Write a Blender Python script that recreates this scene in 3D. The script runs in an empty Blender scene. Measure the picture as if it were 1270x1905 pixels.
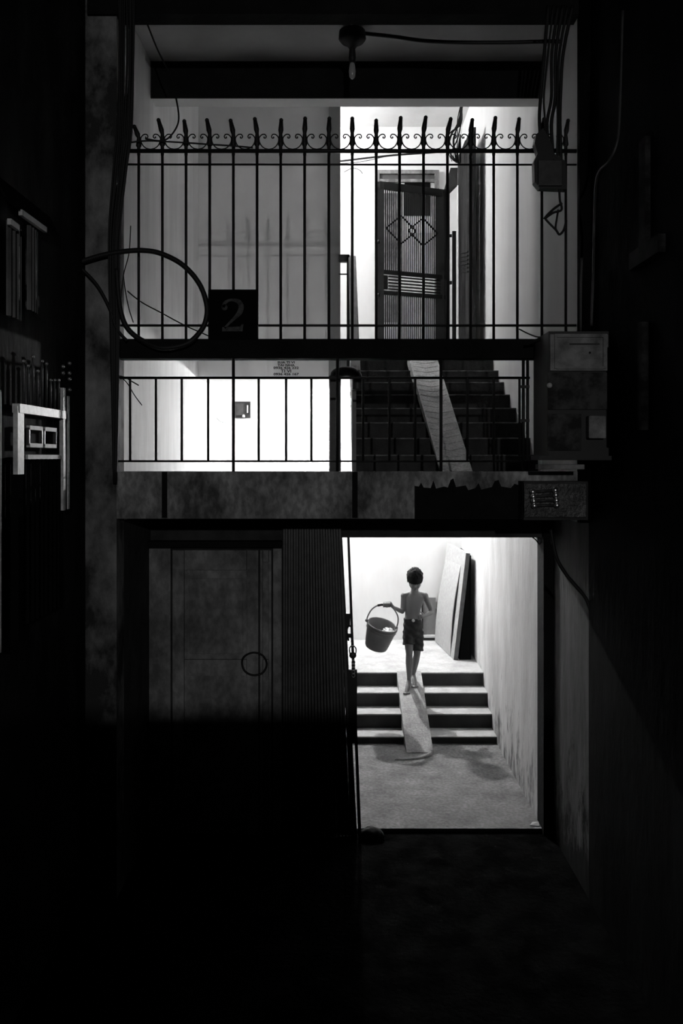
import bpy, bmesh, math, random
from mathutils import Vector, Matrix, Euler
random.seed(7)
PI = math.pi
SC = bpy.context.scene
COL = SC.collection

# ------------------------------------------------------------------ camera
F = 1634.0                 # focal length in pixels of the 1270x1905 frame
VX, VY = 635.0, 850.0      # where lines running into depth meet
ZC = 2.94                  # eye height above the hall floor
cd = bpy.data.cameras.new('camera'); cam = bpy.data.objects.new('camera', cd); COL.objects.link(cam)
cd.sensor_fit = 'VERTICAL'; cd.sensor_height = 36.0; cd.lens = 36.0 * F / 1905.0
cd.shift_x = 0.0; cd.shift_y = -(952.5 - VY) / 1905.0
cd.clip_start = 0.05; cd.clip_end = 200
cam.location = (0, 0, ZC); cam.rotation_euler = (PI / 2, 0, 0)
SC.camera = cam

# ------------------------------------------------------------------ world, lights, exposure
w = bpy.data.worlds.new('night'); SC.world = w; w.use_nodes = True
w.node_tree.nodes['Background'].inputs[0].default_value = (1, 1, 1, 1)
w.node_tree.nodes['Background'].inputs[1].default_value = 0.0015
def lamp(name, kind, loc, energy, size, rot=None):
    l = bpy.data.lights.new(name, kind); l.energy = energy
    if kind == 'AREA': l.size = size
    else: l.shadow_soft_size = size
    o = bpy.data.objects.new(name, l); COL.objects.link(o); o.location = loc
    if rot: o.rotation_euler = rot
    return o
STREET = 620.0      # street lamp far behind the photographer, over the low wall
BULB = 6200.0        # emission strength of the stairwell bulb
BULB_UP = 1600.0     # emission strength of the upstairs corridor bulb
lamp('street_lamp_light', 'POINT', (0.9, -6.0, 4.4), STREET, 0.06)
SC.view_settings.view_transform = 'Standard'
SC.view_settings.look = 'None'
SC.view_settings.gamma = 1.0
SC.view_settings.use_curve_mapping = False
SC.view_settings.exposure = 0.0
SC.cycles.max_bounces = 16
SC.cycles.diffuse_bounces = 8

# ------------------------------------------------------------------ helpers
def P(px, py, d):
    return Vector(((px - VX) * d / F, d, ZC - (py - VY) * d / F))

MATS = {}
def mat(name, g, rough=0.8, var=0.0, scale=6.0, metal=0.0, bump=0.0, streak=1.0, dark=None, spots=0.0, spec=0.3, emit=0.0, detail=6.0, contrast=(0.35, 0.7)):
    """grey procedural material: base grey g drifting towards `dark` with noise (streak>1 stretches it vertically)"""
    m = bpy.data.materials.new(name); m.use_nodes = True
    nt = m.node_tree; b = nt.nodes['Principled BSDF']
    b.inputs['Roughness'].default_value = rough; b.inputs['Metallic'].default_value = metal
    b.inputs['Specular IOR Level'].default_value = spec
    if emit:
        b.inputs['Emission Color'].default_value = (1, 1, 1, 1); b.inputs['Emission Strength'].default_value = emit
    tc = nt.nodes.new('ShaderNodeTexCoord'); mp = nt.nodes.new('ShaderNodeMapping')
    mp.inputs['Scale'].default_value = (1, 1, 1.0 / streak)
    nt.links.new(tc.outputs['Object'], mp.inputs[0])
    no = nt.nodes.new('ShaderNodeTexNoise'); no.inputs['Scale'].default_value = scale; no.inputs['Detail'].default_value = detail
    no.inputs['Roughness'].default_value = 0.62
    nt.links.new(mp.outputs[0], no.inputs['Vector'])
    cr = nt.nodes.new('ShaderNodeValToRGB')
    lo = g * (1 - var) if dark is None else dark
    cr.color_ramp.elements[0].position = contrast[0]; cr.color_ramp.elements[0].color = (lo, lo, lo, 1)
    cr.color_ramp.elements[1].position = contrast[1]; cr.color_ramp.elements[1].color = (g, g, g, 1)
    nt.links.new(no.outputs['Fac'], cr.inputs[0])
    out = cr.outputs[0]
    if spots:
        n2 = nt.nodes.new('ShaderNodeTexNoise'); n2.inputs['Scale'].default_value = scale * 9; n2.inputs['Detail'].default_value = 4
        nt.links.new(mp.outputs[0], n2.inputs['Vector'])
        r2 = nt.nodes.new('ShaderNodeValToRGB'); r2.color_ramp.elements[0].position = 0.4; r2.color_ramp.elements[1].position = 0.6
        v = 1 - spots; r2.color_ramp.elements[0].color = (v, v, v, 1)
        nt.links.new(n2.outputs['Fac'], r2.inputs[0])
        mx = nt.nodes.new('ShaderNodeMix'); mx.data_type = 'RGBA'; mx.blend_type = 'MULTIPLY'; mx.inputs[0].default_value = 1
        nt.links.new(out, mx.inputs[6]); nt.links.new(r2.outputs[0], mx.inputs[7]); out = mx.outputs[2]
    nt.links.new(out, b.inputs['Base Color'])
    if bump:
        bp = nt.nodes.new('ShaderNodeBump'); bp.inputs['Strength'].default_value = bump; bp.inputs['Distance'].default_value = 0.02
        n3 = nt.nodes.new('ShaderNodeTexNoise'); n3.inputs['Scale'].default_value = scale * 5; n3.inputs['Detail'].default_value = 6
        nt.links.new(mp.outputs[0], n3.inputs['Vector']); nt.links.new(n3.outputs['Fac'], bp.inputs['Height'])
        nt.links.new(bp.outputs[0], b.inputs['Normal'])
    MATS[name] = m
    return m

class MB:
    def __init__(s): s.v = []; s.f = []; s.sm = []
    def add(s, vs, fs, smooth=False):
        n = len(s.v); s.v += [Vector(v) for v in vs]
        s.f += [tuple(i + n for i in f) for f in fs]; s.sm += [smooth] * len(fs); return s
    def box(s, x0, x1, y0, y1, z0, z1):
        vs = [(x, y, z) for z in (z0, z1) for y in (y0, y1) for x in (x0, x1)]
        return s.add(vs, [(0, 2, 3, 1), (4, 5, 7, 6), (0, 1, 5, 4), (2, 6, 7, 3), (0, 4, 6, 2), (1, 3, 7, 5)])
    def hexa(s, b, t):      # 4 bottom points, 4 top points, same order (counter-clockwise from above)
        return s.add(list(b) + list(t), [(3, 2, 1, 0), (4, 5, 6, 7), (0, 1, 5, 4), (1, 2, 6, 5), (2, 3, 7, 6), (3, 0, 4, 7)])
    def bar(s, a, b, wd, hg, up=(0, 0, 1)):   # square bar from a to b
        a = Vector(a); b = Vector(b); d = (b - a).normalized(); u = Vector(up)
        if abs(d.dot(u)) > 0.95: u = Vector((0, 1, 0))
        sd = d.cross(u).normalized() * wd / 2; u = sd.cross(d).normalized() * hg / 2
        q = [a - sd - u, a + sd - u, a + sd + u, a - sd + u]; r = [p + (b - a) for p in q]
        return s.add(q + r, [(0, 1, 2, 3), (7, 6, 5, 4), (0, 4, 5, 1), (1, 5, 6, 2), (2, 6, 7, 3), (3, 7, 4, 0)])
    def tube(s, pts, r, n=8, closed=False, caps=True):
        pts = [Vector(p) for p in pts]; m = len(pts)
        rs = r if isinstance(r, (list, tuple)) else [r] * m
        vs = []; fs = []; ref = None
        for i, p in enumerate(pts):
            a = pts[i - 1] if (i > 0 or closed) else p; b = pts[(i + 1) % m] if (i < m - 1 or closed) else p
            d = (b - a)
            if d.length < 1e-9: d = Vector((0, 0, 1))
            d.normalize()
            if ref is None:
                ref = Vector((0, 0, 1)) if abs(d.z) < 0.9 else Vector((1, 0, 0))
            x = ref - d * ref.dot(d)
            if x.length < 1e-6: x = d.orthogonal()
            x.normalize(); ref = x; y = d.cross(x)
            for k in range(n):
                an = 2 * PI * k / n; vs.append(p + (x * math.cos(an) + y * math.sin(an)) * rs[i])
        for i in range(m if closed else m - 1):
            j = (i + 1) % m
            for k in range(n):
                l = (k + 1) % n; fs.append((i * n + k, i * n + l, j * n + l, j * n + k))
        if caps and not closed:
            fs.append(tuple(reversed(range(n)))); fs.append(tuple((m - 1) * n + k for k in range(n)))
        return s.add(vs, fs, True)
    def lathe(s, prof, c=(0, 0, 0), n=24, M=None, close=True):   # profile [(r,z)...] around z
        c = Vector(c); vs = []; fs = []
        for r, z in prof:
            for k in range(n):
                an = 2 * PI * k / n; v = Vector((r * math.cos(an), r * math.sin(an), z))
                vs.append((M @ v if M else v) + c)
        for i in range(len(prof) - 1):
            for k in range(n):
                l = (k + 1) % n; fs.append((i * n + k, i * n + l, (i + 1) * n + l, (i + 1) * n + k))
        if close:
            fs.append(tuple(reversed(range(n)))); fs.append(tuple((len(prof) - 1) * n + k for k in range(n)))
        return s.add(vs, fs, True)
    def ball(s, c, r, n=12, m=8, R=None):     # ellipsoid, r scalar or triple
        rr = Vector((r, r, r)) if not hasattr(r, '__len__') else Vector(r)
        c = Vector(c); vs = []; fs = []
        for i in range(1, m):
            t = PI * i / m
            for k in range(n):
                an = 2 * PI * k / n
                v = Vector((rr.x * math.sin(t) * math.cos(an), rr.y * math.sin(t) * math.sin(an), -rr.z * math.cos(t)))
                vs.append((R @ v if R else v) + c)
        v = Vector((0, 0, -rr.z)); vs.append((R @ v if R else v) + c)
        v = Vector((0, 0, rr.z)); vs.append((R @ v if R else v) + c)
        for i in range(m - 2):
            for k in range(n):
                l = (k + 1) % n; fs.append((i * n + k, i * n + l, (i + 1) * n + l, (i + 1) * n + k))
        a = (m - 1) * n
        for k in range(n):
            l = (k + 1) % n; fs.append((a, l, k)); fs.append((a + 1, (m - 2) * n + k, (m - 2) * n + l))
        return s.add(vs, fs, True)
    def capsule(s, a, ra, b, rb, n=14):
        a = Vector(a); b = Vector(b); s.ball(a, ra, n, 10); s.ball(b, rb, n, 10)
        k = 5; s.tube([a.lerp(b, i / k) for i in range(k + 1)], [ra + (rb - ra) * i / k for i in range(k + 1)], n); return s
    def loft(s, rings, n=22):     # horizontal elliptical rings (centre, rx, ry), capped
        vs = []; fs = []
        for c, a, b in rings:
            for k in range(n):
                an = 2 * PI * k / n; vs.append(Vector(c) + Vector((a * math.cos(an), b * math.sin(an), 0)))
        for i in range(len(rings) - 1):
            for k in range(n):
                l = (k + 1) % n; fs.append((i * n + k, i * n + l, (i + 1) * n + l, (i + 1) * n + k))
        fs.append(tuple(reversed(range(n)))); fs.append(tuple((len(rings) - 1) * n + k for k in range(n)))
        return s.add(vs, fs, True)
    def prism(s, poly, off):    # planar polygon (list of 3-D points) extruded by a vector
        off = Vector(off); n = len(poly); a = [Vector(p) for p in poly]; b = [p + off for p in a]
        fs = [tuple(reversed(range(n))), tuple(range(n, 2 * n))] + [(i, (i + 1) % n, (i + 1) % n + n, i + n) for i in range(n)]
        return s.add(a + b, fs)
    def mesh(s, name, shift=(0, 0, 0), bevel=0.0):
        sh = Vector(shift); me = bpy.data.meshes.new(name)
        me.from_pydata([tuple(v - sh) for v in s.v], [], s.f); 
        me.polygons.foreach_set('use_smooth', s.sm); me.update()
        bm = bmesh.new(); bm.from_mesh(me); bmesh.ops.recalc_face_normals(bm, faces=bm.faces)
        if bevel:
            bmesh.ops.bevel(bm, geom=[e for e in bm.edges if len(e.link_faces) == 2 and e.calc_face_angle(0) > 0.5], offset=bevel, segments=2, affect='EDGES', profile=0.6)
        bm.to_mesh(me); bm.free()
        return me

WL = {}   # world origin of every object
def link(name, me, m, parent=None, loc=(0, 0, 0), kind=None):
    o = bpy.data.objects.new(name, me); COL.objects.link(o)
    if me is not None and m is not None and len(me.materials) == 0: me.materials.append(m)
    loc = Vector(loc)
    if parent is not None:
        o.parent = parent; o.location = loc - WL[parent]
    else: o.location = loc
    WL[o] = loc
    if kind: o['kind'] = kind
    return o
def tag(o, label, cat, group=None):
    o['label'] = label; o['category'] = cat
    if group: o['group'] = group
    return o
def thing(name, loc, label, cat, group=None):
    return tag(link(name, None, None, None, loc), label, cat, group)
def part(name, mb, m, parent, at=None, bevel=0.0, label=None):
    at = WL[parent] if at is None else Vector(at)
    o = link(name, mb.mesh(name, at, bevel), m, parent, at)
    if label: o['label'] = label
    return o
def struct(name, mb, m, parent=None, bevel=0.0, label=None):
    o = link(name, mb.mesh(name, (0, 0, 0), bevel), m, parent)
    if parent is None: o['kind'] = 'structure'
    if label: o['label'] = label
    return o
def solo(name, mb, m, label, cat, base, group=None, bevel=0.0):
    return tag(link(name, mb.mesh(name, base, bevel), m, None, base), label, cat, group)
def spline(pts, k=8, closed=False):     # Catmull-Rom through points
    pts = [Vector(p) for p in pts]; n = len(pts); out = []
    for i in range(n if closed else n - 1):
        g = lambda j: pts[j % n] if closed else pts[max(0, min(n - 1, j))]
        a, b, c, d = g(i - 1), g(i), g(i + 1), g(i + 2)
        for q in range(k):
            t = q / k
            out.append(0.5 * ((2 * b) + (c - a) * t + (2 * a - 5 * b + 4 * c - d) * t * t + (3 * b - a - 3 * c + d) * t ** 3))
    if not closed: out.append(pts[-1])
    return out
def PP(lst): return [P(*q) for q in lst]
def textmesh(s, size, at, face=-1, depth=0.002, sx=1.0, bold=0.0, align='CENTER'):
    c = bpy.data.curves.new('lettering', 'FONT'); c.body = s; c.size = size; c.extrude = depth; c.offset = bold
    c.align_x = align; c.resolution_u = 3
    o = bpy.data.objects.new('lettering', c); COL.objects.link(o)
    dg = bpy.context.evaluated_depsgraph_get(); me = bpy.data.meshes.new_from_object(o.evaluated_get(dg))
    bpy.data.objects.remove(o); bpy.data.curves.remove(c)
    me.transform(Matrix.Rotation(PI / 2, 4, 'X') @ Matrix.Diagonal((sx, 1, 1, 1))); me.name = 'lettering'
    return me

# ------------------------------------------------------------------ materials
M_wall = mat('whitewashed_plaster', 0.72, 0.9, 0.12, 2.0, streak=3, bump=0.12)
M_rwall = mat('stained_plaster', 0.56, 0.9, dark=0.42, scale=3.0, streak=3.0, bump=0.25, contrast=(0.34, 0.6))
def rising_damp(m, zmax, amount, col):
    # patchy damp stains creeping up from the floor
    nt = m.node_tree; b = nt.nodes['Principled BSDF']; src = b.inputs['Base Color'].links[0].from_socket
    tc = nt.nodes.new('ShaderNodeTexCoord'); sp = nt.nodes.new('ShaderNodeSeparateXYZ'); nt.links.new(tc.outputs['Object'], sp.inputs[0])
    mr = nt.nodes.new('ShaderNodeMapRange'); mr.inputs['From Min'].default_value = 0.0; mr.inputs['From Max'].default_value = zmax
    mr.inputs['To Min'].default_value = amount; mr.inputs['To Max'].default_value = -0.12; nt.links.new(sp.outputs['Z'], mr.inputs['Value'])
    no = nt.nodes.new('ShaderNodeTexNoise'); no.inputs['Scale'].default_value = 5; no.inputs['Detail'].default_value = 8; no.inputs['Roughness'].default_value = 0.7
    mp = nt.nodes.new('ShaderNodeMapping'); mp.inputs['Scale'].default_value = (1, 1.3, 0.55); nt.links.new(tc.outputs['Object'], mp.inputs[0]); nt.links.new(mp.outputs[0], no.inputs['Vector'])
    ad = nt.nodes.new('ShaderNodeMath'); ad.operation = 'ADD'; nt.links.new(no.outputs['Fac'], ad.inputs[0]); nt.links.new(mr.outputs[0], ad.inputs[1])
    cr = nt.nodes.new('ShaderNodeValToRGB'); cr.color_ramp.elements[0].position = 0.58; cr.color_ramp.elements[1].position = 0.72; nt.links.new(ad.outputs[0], cr.inputs[0])
    mx = nt.nodes.new('ShaderNodeMix'); mx.data_type = 'RGBA'; nt.links.new(cr.outputs[0], mx.inputs[0]); nt.links.new(src, mx.inputs[6]); mx.inputs[7].default_value = (col, col, col, 1)
    nt.links.new(mx.outputs[2], b.inputs['Base Color'])
rising_damp(M_rwall, 1.3, 0.15, 0.13)
M_gwall = mat('grey_limewash', 0.80, 0.9, 0.12, 1.6, streak=2, bump=0.1)
M_lwall = mat('streaked_plaster', 0.78, 0.9, dark=0.62, scale=5, streak=6, bump=0.1)
M_ceil = mat('ceiling_plaster', 0.62, 0.9, 0.15, 2)
M_conc = mat('dark_concrete', 0.42, 0.9, dark=0.09, scale=3.5, streak=1.8, bump=0.5, contrast=(0.38, 0.64), spots=0.35, spec=0.1)
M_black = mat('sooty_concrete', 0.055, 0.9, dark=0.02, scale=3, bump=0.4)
M_beam = mat('black_beam_and_shade', 0.013, 0.9, 0.4, 4, bump=0.3, spec=0.05)
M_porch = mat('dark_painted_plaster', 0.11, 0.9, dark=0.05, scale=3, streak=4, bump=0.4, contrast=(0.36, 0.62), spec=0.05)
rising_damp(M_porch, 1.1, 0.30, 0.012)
M_floor = mat('cement_floor', 0.29, 0.85, dark=0.14, scale=4, bump=0.35, spots=0.35)
M_plat = mat('pale_cement', 0.50, 0.85, dark=0.34, scale=5, bump=0.25, spots=0.12)
M_riser = mat('shaded_riser', 0.045, 0.8, 0.4, 6, bump=0.2)  # dark risers, pale treads: light from above and behind put into colour
M_tread = mat('lit_tread', 0.5, 0.8, 0.3, 8, bump=0.2)
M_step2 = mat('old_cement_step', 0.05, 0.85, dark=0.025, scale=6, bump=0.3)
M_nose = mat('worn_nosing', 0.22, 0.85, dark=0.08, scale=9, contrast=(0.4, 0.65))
M_ramp = mat('cement_ramp', 0.48, 0.8, dark=0.30, scale=7, bump=0.3, spots=0.2)
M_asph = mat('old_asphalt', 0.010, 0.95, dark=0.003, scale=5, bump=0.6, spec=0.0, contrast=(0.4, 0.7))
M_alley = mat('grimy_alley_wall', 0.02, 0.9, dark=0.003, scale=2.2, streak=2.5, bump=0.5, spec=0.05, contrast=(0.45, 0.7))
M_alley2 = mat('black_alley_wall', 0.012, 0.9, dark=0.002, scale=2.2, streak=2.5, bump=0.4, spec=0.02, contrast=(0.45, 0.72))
M_iron = mat('black_iron', 0.012, 0.55, 0.3, 20)
M_iron2 = mat('dull_iron', 0.05, 0.5, 0.4, 20, metal=0.3)
M_wood = mat('dark_wood', 0.10, 0.6, dark=0.05, scale=5, streak=8, bump=0.2)
M_door = mat('blotchy_wood', 0.34, 0.8, dark=0.13, scale=2.6, streak=1.5, bump=0.4, spec=0.1, contrast=(0.42, 0.68), spots=0.25)  # paler and darker blotches scattered over the wood
M_rail = mat('worn_rail_paint', 0.6, 0.6, dark=0.4, scale=9, streak=4)
M_post = mat('dark_newel_paint', 0.06, 0.5, 0.5, 9)
M_para = mat('parapet_plaster', 0.25, 0.8, 0.3, 6)
M_rubber = mat('black_rubber', 0.01, 0.6, 0.2, 20)
M_board = mat('chipboard', 0.34, 0.8, dark=0.25, scale=25, bump=0.1)
M_edge = mat('board_edge', 0.11, 0.8, 0.3, 20)
M_skin = mat('skin', 0.19, 0.55, 0.12, 6)
M_hair = mat('black_hair', 0.012, 0.75, 0.4, 60, spec=0.1)
M_short = mat('dark_cloth', 0.045, 0.9, 0.4, 25)
M_plastic = mat('grey_plastic', 0.19, 0.45, 0.2, 10)
M_white = mat('white_cloth', 0.75, 0.9, 0.15, 20)
M_pale = mat('pale_paint', 0.5, 0.6, dark=0.32, scale=14)
M_glass = mat('dusty_glass', 0.10, 0.15, 0.4, 6, spec=0.5)
M_metal = mat('galvanised_metal', 0.45, 0.35, 0.4, 12, metal=0.8)
M_box = mat('meter_cabinet_paint', 0.3, 0.7, dark=0.07, scale=6, bump=0.2)
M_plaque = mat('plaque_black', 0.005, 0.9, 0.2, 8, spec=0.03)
M_sheet = mat('black_sheet_and_shade', 0.006, 0.95, 0.3, 8, spec=0.0)
M_digit = mat('faded_digit', 0.07, 0.8, dark=0.03, scale=30, contrast=(0.4, 0.6))
M_ink = mat('stencil_ink', 0.05, 0.9, 0.3, 60)
M_cloth = mat('grey_fabric', 0.16, 0.9, dark=0.05, scale=5, streak=2)
M_bulb = mat('lit_bulb', 0.9, 0.5, emit=BULB)
M_bulb2 = mat('lit_bulb_upstairs', 0.9, 0.5, emit=BULB_UP)
M_deadbulb = mat('unlit_bulb_glass', 0.35, 0.2, 0.2, 8, spec=0.6)

# ------------------------------------------------------------------ structure
LX, RX = -1.51, 1.59         # inner faces of the stairwell walls
FD = 5.90                    # front of the projecting bay
DD = 6.95                    # street door plane
GD = 9.27                    # grey wall upstairs
BD = 11.60                   # back wall
LZ = 2.80                    # half landing
UZ = 4.10                    # upstairs floor
SZ = 3.77                    # its underside
CZ = 7.30                    # stairwell ceiling

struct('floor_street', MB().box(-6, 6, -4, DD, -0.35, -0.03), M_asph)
struct('floor', MB().box(-1.7, 1.8, DD, 9.3, -0.35, 0.0), M_floor)
struct('wall_back', MB().box(-1.8, 1.9, BD, BD + 0.2, -0.3, 7.6), M_wall)
struct('wall_left', MB().box(LX - 0.2, LX, DD, BD, -0.3, 7.6), M_lwall)
struct('wall_left_bay', MB().box(LX - 0.2, LX, FD + 0.2, DD, 2.5, 7.6), M_lwall)
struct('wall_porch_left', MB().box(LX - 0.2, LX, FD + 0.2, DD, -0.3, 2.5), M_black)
struct('wall_right', MB().box(RX, RX + 0.25, DD + 0.02, BD, -0.3, 2.7), M_rwall)
struct('wall_right_upper', MB().box(RX, RX + 0.25, DD + 0.02, BD, 2.7, 7.6), M_wall)
struct('wall_right_bay', MB().box(RX, RX + 0.25, FD + 0.01, DD + 0.02, 2.5, 7.6), mat('bay_wall_shaded_limewash', 0.45, 0.9, 0.15, 2, streak=3))  # bay length darker: fade of the corridor light put into its colour
struct('column_corner', MB().box(RX - 0.005, 1.66, FD - 0.05, FD + 0.01, 2.5, 8), M_alley2)
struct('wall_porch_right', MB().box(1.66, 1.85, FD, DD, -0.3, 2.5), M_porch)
struct('ceiling', MB().box(-1.8, 1.9, 7.1, BD + 0.2, CZ, CZ + 0.2), M_ceil)
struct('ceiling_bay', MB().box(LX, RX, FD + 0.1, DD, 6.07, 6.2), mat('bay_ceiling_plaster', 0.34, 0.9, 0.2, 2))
struct('trim_front_beam', MB().box(-1.7, 1.8, FD - 0.03, FD + 0.12, 5.90, 7.0), M_beam)
struct('trim_inner_beam', MB().box(LX, RX, DD + 0.012, 7.13, 5.782, 7.3), M_ceil)
struct('trim_beam_face_shade', MB().box(LX, RX, DD, DD + 0.012, 5.78, 6.07), M_beam)  # thin dark skin: shade of the unlit beam face put into colour
struct('column_front', MB().box(-1.72, LX, FD, FD + 0.2, -0.3, 7.6), mat('column_render', 0.26, 0.9, dark=0.03, scale=2.5, streak=1.6, bump=0.4, contrast=(0.42, 0.66), spec=0.1))
# wall with the street door in it: piece beside the opening and the lintel
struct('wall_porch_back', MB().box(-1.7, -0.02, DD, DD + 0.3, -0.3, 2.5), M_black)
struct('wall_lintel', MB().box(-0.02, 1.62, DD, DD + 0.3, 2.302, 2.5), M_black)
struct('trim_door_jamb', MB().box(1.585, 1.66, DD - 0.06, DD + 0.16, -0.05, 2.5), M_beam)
# half landing
struct('floor_landing', MB().box(LX, RX, FD + 0.1, 7.1, 2.535, LZ), M_plat)
lb = struct('trim_landing_beam', MB().box(LX, 1.62, FD, FD + 0.1, 2.525, 2.842), M_conc)
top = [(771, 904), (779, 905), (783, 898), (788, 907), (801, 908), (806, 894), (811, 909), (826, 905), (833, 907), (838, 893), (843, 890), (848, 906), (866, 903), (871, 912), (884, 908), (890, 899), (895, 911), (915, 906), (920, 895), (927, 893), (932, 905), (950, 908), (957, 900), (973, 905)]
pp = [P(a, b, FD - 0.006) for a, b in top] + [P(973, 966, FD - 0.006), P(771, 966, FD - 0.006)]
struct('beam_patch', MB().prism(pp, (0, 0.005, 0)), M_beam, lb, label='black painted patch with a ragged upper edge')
for px in (660, 306):
    struct('beam_joint', MB().box(P(px - 5, 0, FD).x, P(px + 5, 0, FD).x, FD - 0.004, FD, 2.53, 2.84), M_beam, lb)
# parapet beam that carries the tall fence
struct('trim_fence_beam', MB().box(LX, RX, FD, FD + 0.14, 3.602, 3.734), M_beam, bevel=0.006)
# upstairs: slab, grey wall, pilaster
struct('floor_upper', MB().box(LX, 0.1, GD + 0.12, BD, SZ, UZ).box(0.1, RX, 9.5, BD, SZ, UZ), M_ceil)
gw = struct('wall_grey', MB().box(LX, -0.02, GD, GD + 0.12, SZ - 0.005, CZ), M_gwall)
struct('trim_pilaster', MB().box(-0.135, -0.012, GD - 0.05, GD + 0.14, SZ - 0.006, CZ), mat('pilaster_paint', 0.26, 0.9, 0.3, 4, streak=5))
# lettering stencilled on the grey wall
for s, y, sz in (('SUA TI VI', 676, 0.031), ('TAI NHA', 681.2, 0.031), ('0936 426 232', 686.3, 0.033), ('TI VI', 693, 0.046), ('0936 426 167', 698, 0.033)):
    me = textmesh(s, sz, None, depth=0.0015, sx=1.45 if sz < 0.04 else 1.25, bold=0.0012)
    o = link('lettering', me, M_ink, gw, P(532, y, GD - 0.001)); o['label'] = 'dark stencilled lettering'
# alley
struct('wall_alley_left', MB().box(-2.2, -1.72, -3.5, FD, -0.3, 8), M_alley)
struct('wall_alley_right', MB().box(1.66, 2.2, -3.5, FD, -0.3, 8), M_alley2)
struct('wall_alley_end', MB().box(-2.2, 2.2, -1.3, -1.15, -0.3, 3.10), M_alley)
# ------------------------------------------------------------------ ground floor steps
R1, T1 = 0.15, 0.28
plat = struct('floor_platform', MB().box(LX, RX, 9.885, BD, -0.2, 0.525), M_plat)
steps = link('entrance_steps', None, None, None, (0.8, 9.0, 0), 'structure')
x0r, x1r = P(745, 0, 9.4).x - 0.02, P(793, 0, 9.4).x + 0.02
tops = [0.075, 0.225, 0.375, 0.525]
for k in range(4):
    d0 = 9.0 + k * T1; zt = tops[k]; zb = 0 if k == 0 else tops[k - 1] - 0.002
    d1 = d0 + T1 if k < 3 else d0 + 0.05
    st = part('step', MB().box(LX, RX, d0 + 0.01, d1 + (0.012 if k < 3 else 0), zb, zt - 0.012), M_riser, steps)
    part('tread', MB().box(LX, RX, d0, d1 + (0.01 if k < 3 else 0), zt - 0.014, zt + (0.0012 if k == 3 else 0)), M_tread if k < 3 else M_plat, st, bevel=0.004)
# bicycle ramp over the steps
a0, a1 = P(738, 0, 9.84).x, P(783, 0, 9.84).x; b0, b1 = P(756, 0, 8.72).x, P(806, 0, 8.72).x
def RZ(d): return 0.53 * (d - 8.72) / (9.86 - 8.72)
mb = MB(); n = 14; vs = []; fs = []
for i in range(n + 1):
    t = i / n; d = 8.72 + (9.86 - 8.72) * t
    xl = b0 + (a0 - b0) * t; xr = b1 + (a1 - b1) * t; z = RZ(d) + 0.004
    for x in (xl, (xl + xr) / 2, xr): vs.append((x, d, z + (0.004 if x not in (xl, xr) else 0)))
    vs.append((xl, d, -0.02)); vs.append((xr, d, -0.02))
for i in range(n):
    a = i * 5; b = a + 5
    fs += [(a, a + 1, b + 1, b), (a + 1, a + 2, b + 2, b + 1), (a, b, b + 3, a + 3), (a + 2, a + 4, b + 4, b + 2), (a + 3, b + 3, b + 4, a + 4)]
fs += [(0, 3, 4, 2, 1), (n * 5, n * 5 + 1, n * 5 + 2, n * 5 + 4, n * 5 + 3)]
mb.add(vs, fs); part('ramp', mb, M_ramp, steps)
# cement smear at the foot of the ramp
mb = MB(); pts = PP([(742, 1412, 8.55), (770, 1410, 8.58), (792, 1402, 8.66), (803, 1392, 8.75)])
part('cement_smear', MB().tube([Vector((p.x, p.y, 0.002)) for p in spline([(P(735, 0, 8.5).x, 8.52, 0), (P(770, 0, 8.55).x, 8.54, 0), (P(795, 0, 8.6).x, 8.62, 0), (P(803, 0, 8.7).x, 8.74, 0)], 6)], [0.006 + 0.02 * min(1, i / 10) for i in range(19)], 8), M_ramp, steps)

# ------------------------------------------------------------------ flights of stairs above
fl = link('upper_stairs', None, None, None, (0.9, 7.1, LZ), 'structure')
R2, T2, D2, Z2 = 0.143, 0.30, 7.10, 2.958
for k in range(9):
    d0 = D2 + k * T2; zt = Z2 + k * R2; zb = zt - R2
    d1 = d0 + T2 if k < 8 else d0 + 0.0
    if k == 8: break
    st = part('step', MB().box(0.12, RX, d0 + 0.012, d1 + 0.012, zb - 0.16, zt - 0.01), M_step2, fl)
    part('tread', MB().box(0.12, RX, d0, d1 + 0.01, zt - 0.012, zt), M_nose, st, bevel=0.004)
part('step', MB().box(0.12, RX, 9.49, 9.52, UZ - R2 - 0.1, UZ + 0.001), M_step2, fl)
# ramp on the flight
mb = MB()
q0, q1 = P(815, 875, 6.98), P(873, 875, 6.98); r0, r1 = P(752, 640, 9.45), P(804, 640, 9.45)
mb.hexa([(q0.x, 6.8, LZ), (q1.x, 6.8, LZ), (r1.x, 9.5, UZ - 0.05), (r0.x, 9.5, UZ - 0.05)], [(q0.x, 6.8, LZ + 0.02), (q1.x, 6.8, LZ + 0.02), (r1.x, 9.5, UZ + 0.09), (r0.x, 9.5, UZ + 0.09)])
M_ramp2 = mat('scored_cement_ramp', 0.72, 0.85, dark=0.45, scale=8, bump=0.4, spots=0.3)
rp = part('ramp', mb, M_ramp2, fl)
for k in range(24):     # anti-slip ridges
    t = 0.02 + k / 24.5; a = mb.v[4].lerp(mb.v[7], t); b = mb.v[5].lerp(mb.v[6], t)
    m2 = MB(); mid = (a + b) / 2 + Vector((0, -0.05, -0.025)); 
    m2.tube([a.lerp(b, 0.06), mid, a.lerp(b, 0.94)], 0.004, 5); part('ridge', m2, M_ramp2, rp)
# flight coming up from the entrance platform, mostly hidden
fl2 = link('lower_stairs', None, None, None, (-0.8, 11.0, 0.525), 'structure')
nS = 15; tS = (11.2 - 7.1) / nS; rS = (LZ - 0.525) / (nS + 1)
for k in range(nS):
    zt = LZ - (k + 1) * rS; d0 = 7.1 + k * tS
    part('step', MB().box(LX, -0.1, d0, d0 + tS + 0.01, zt - rS - 0.12, zt), M_plat, fl2)
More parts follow.
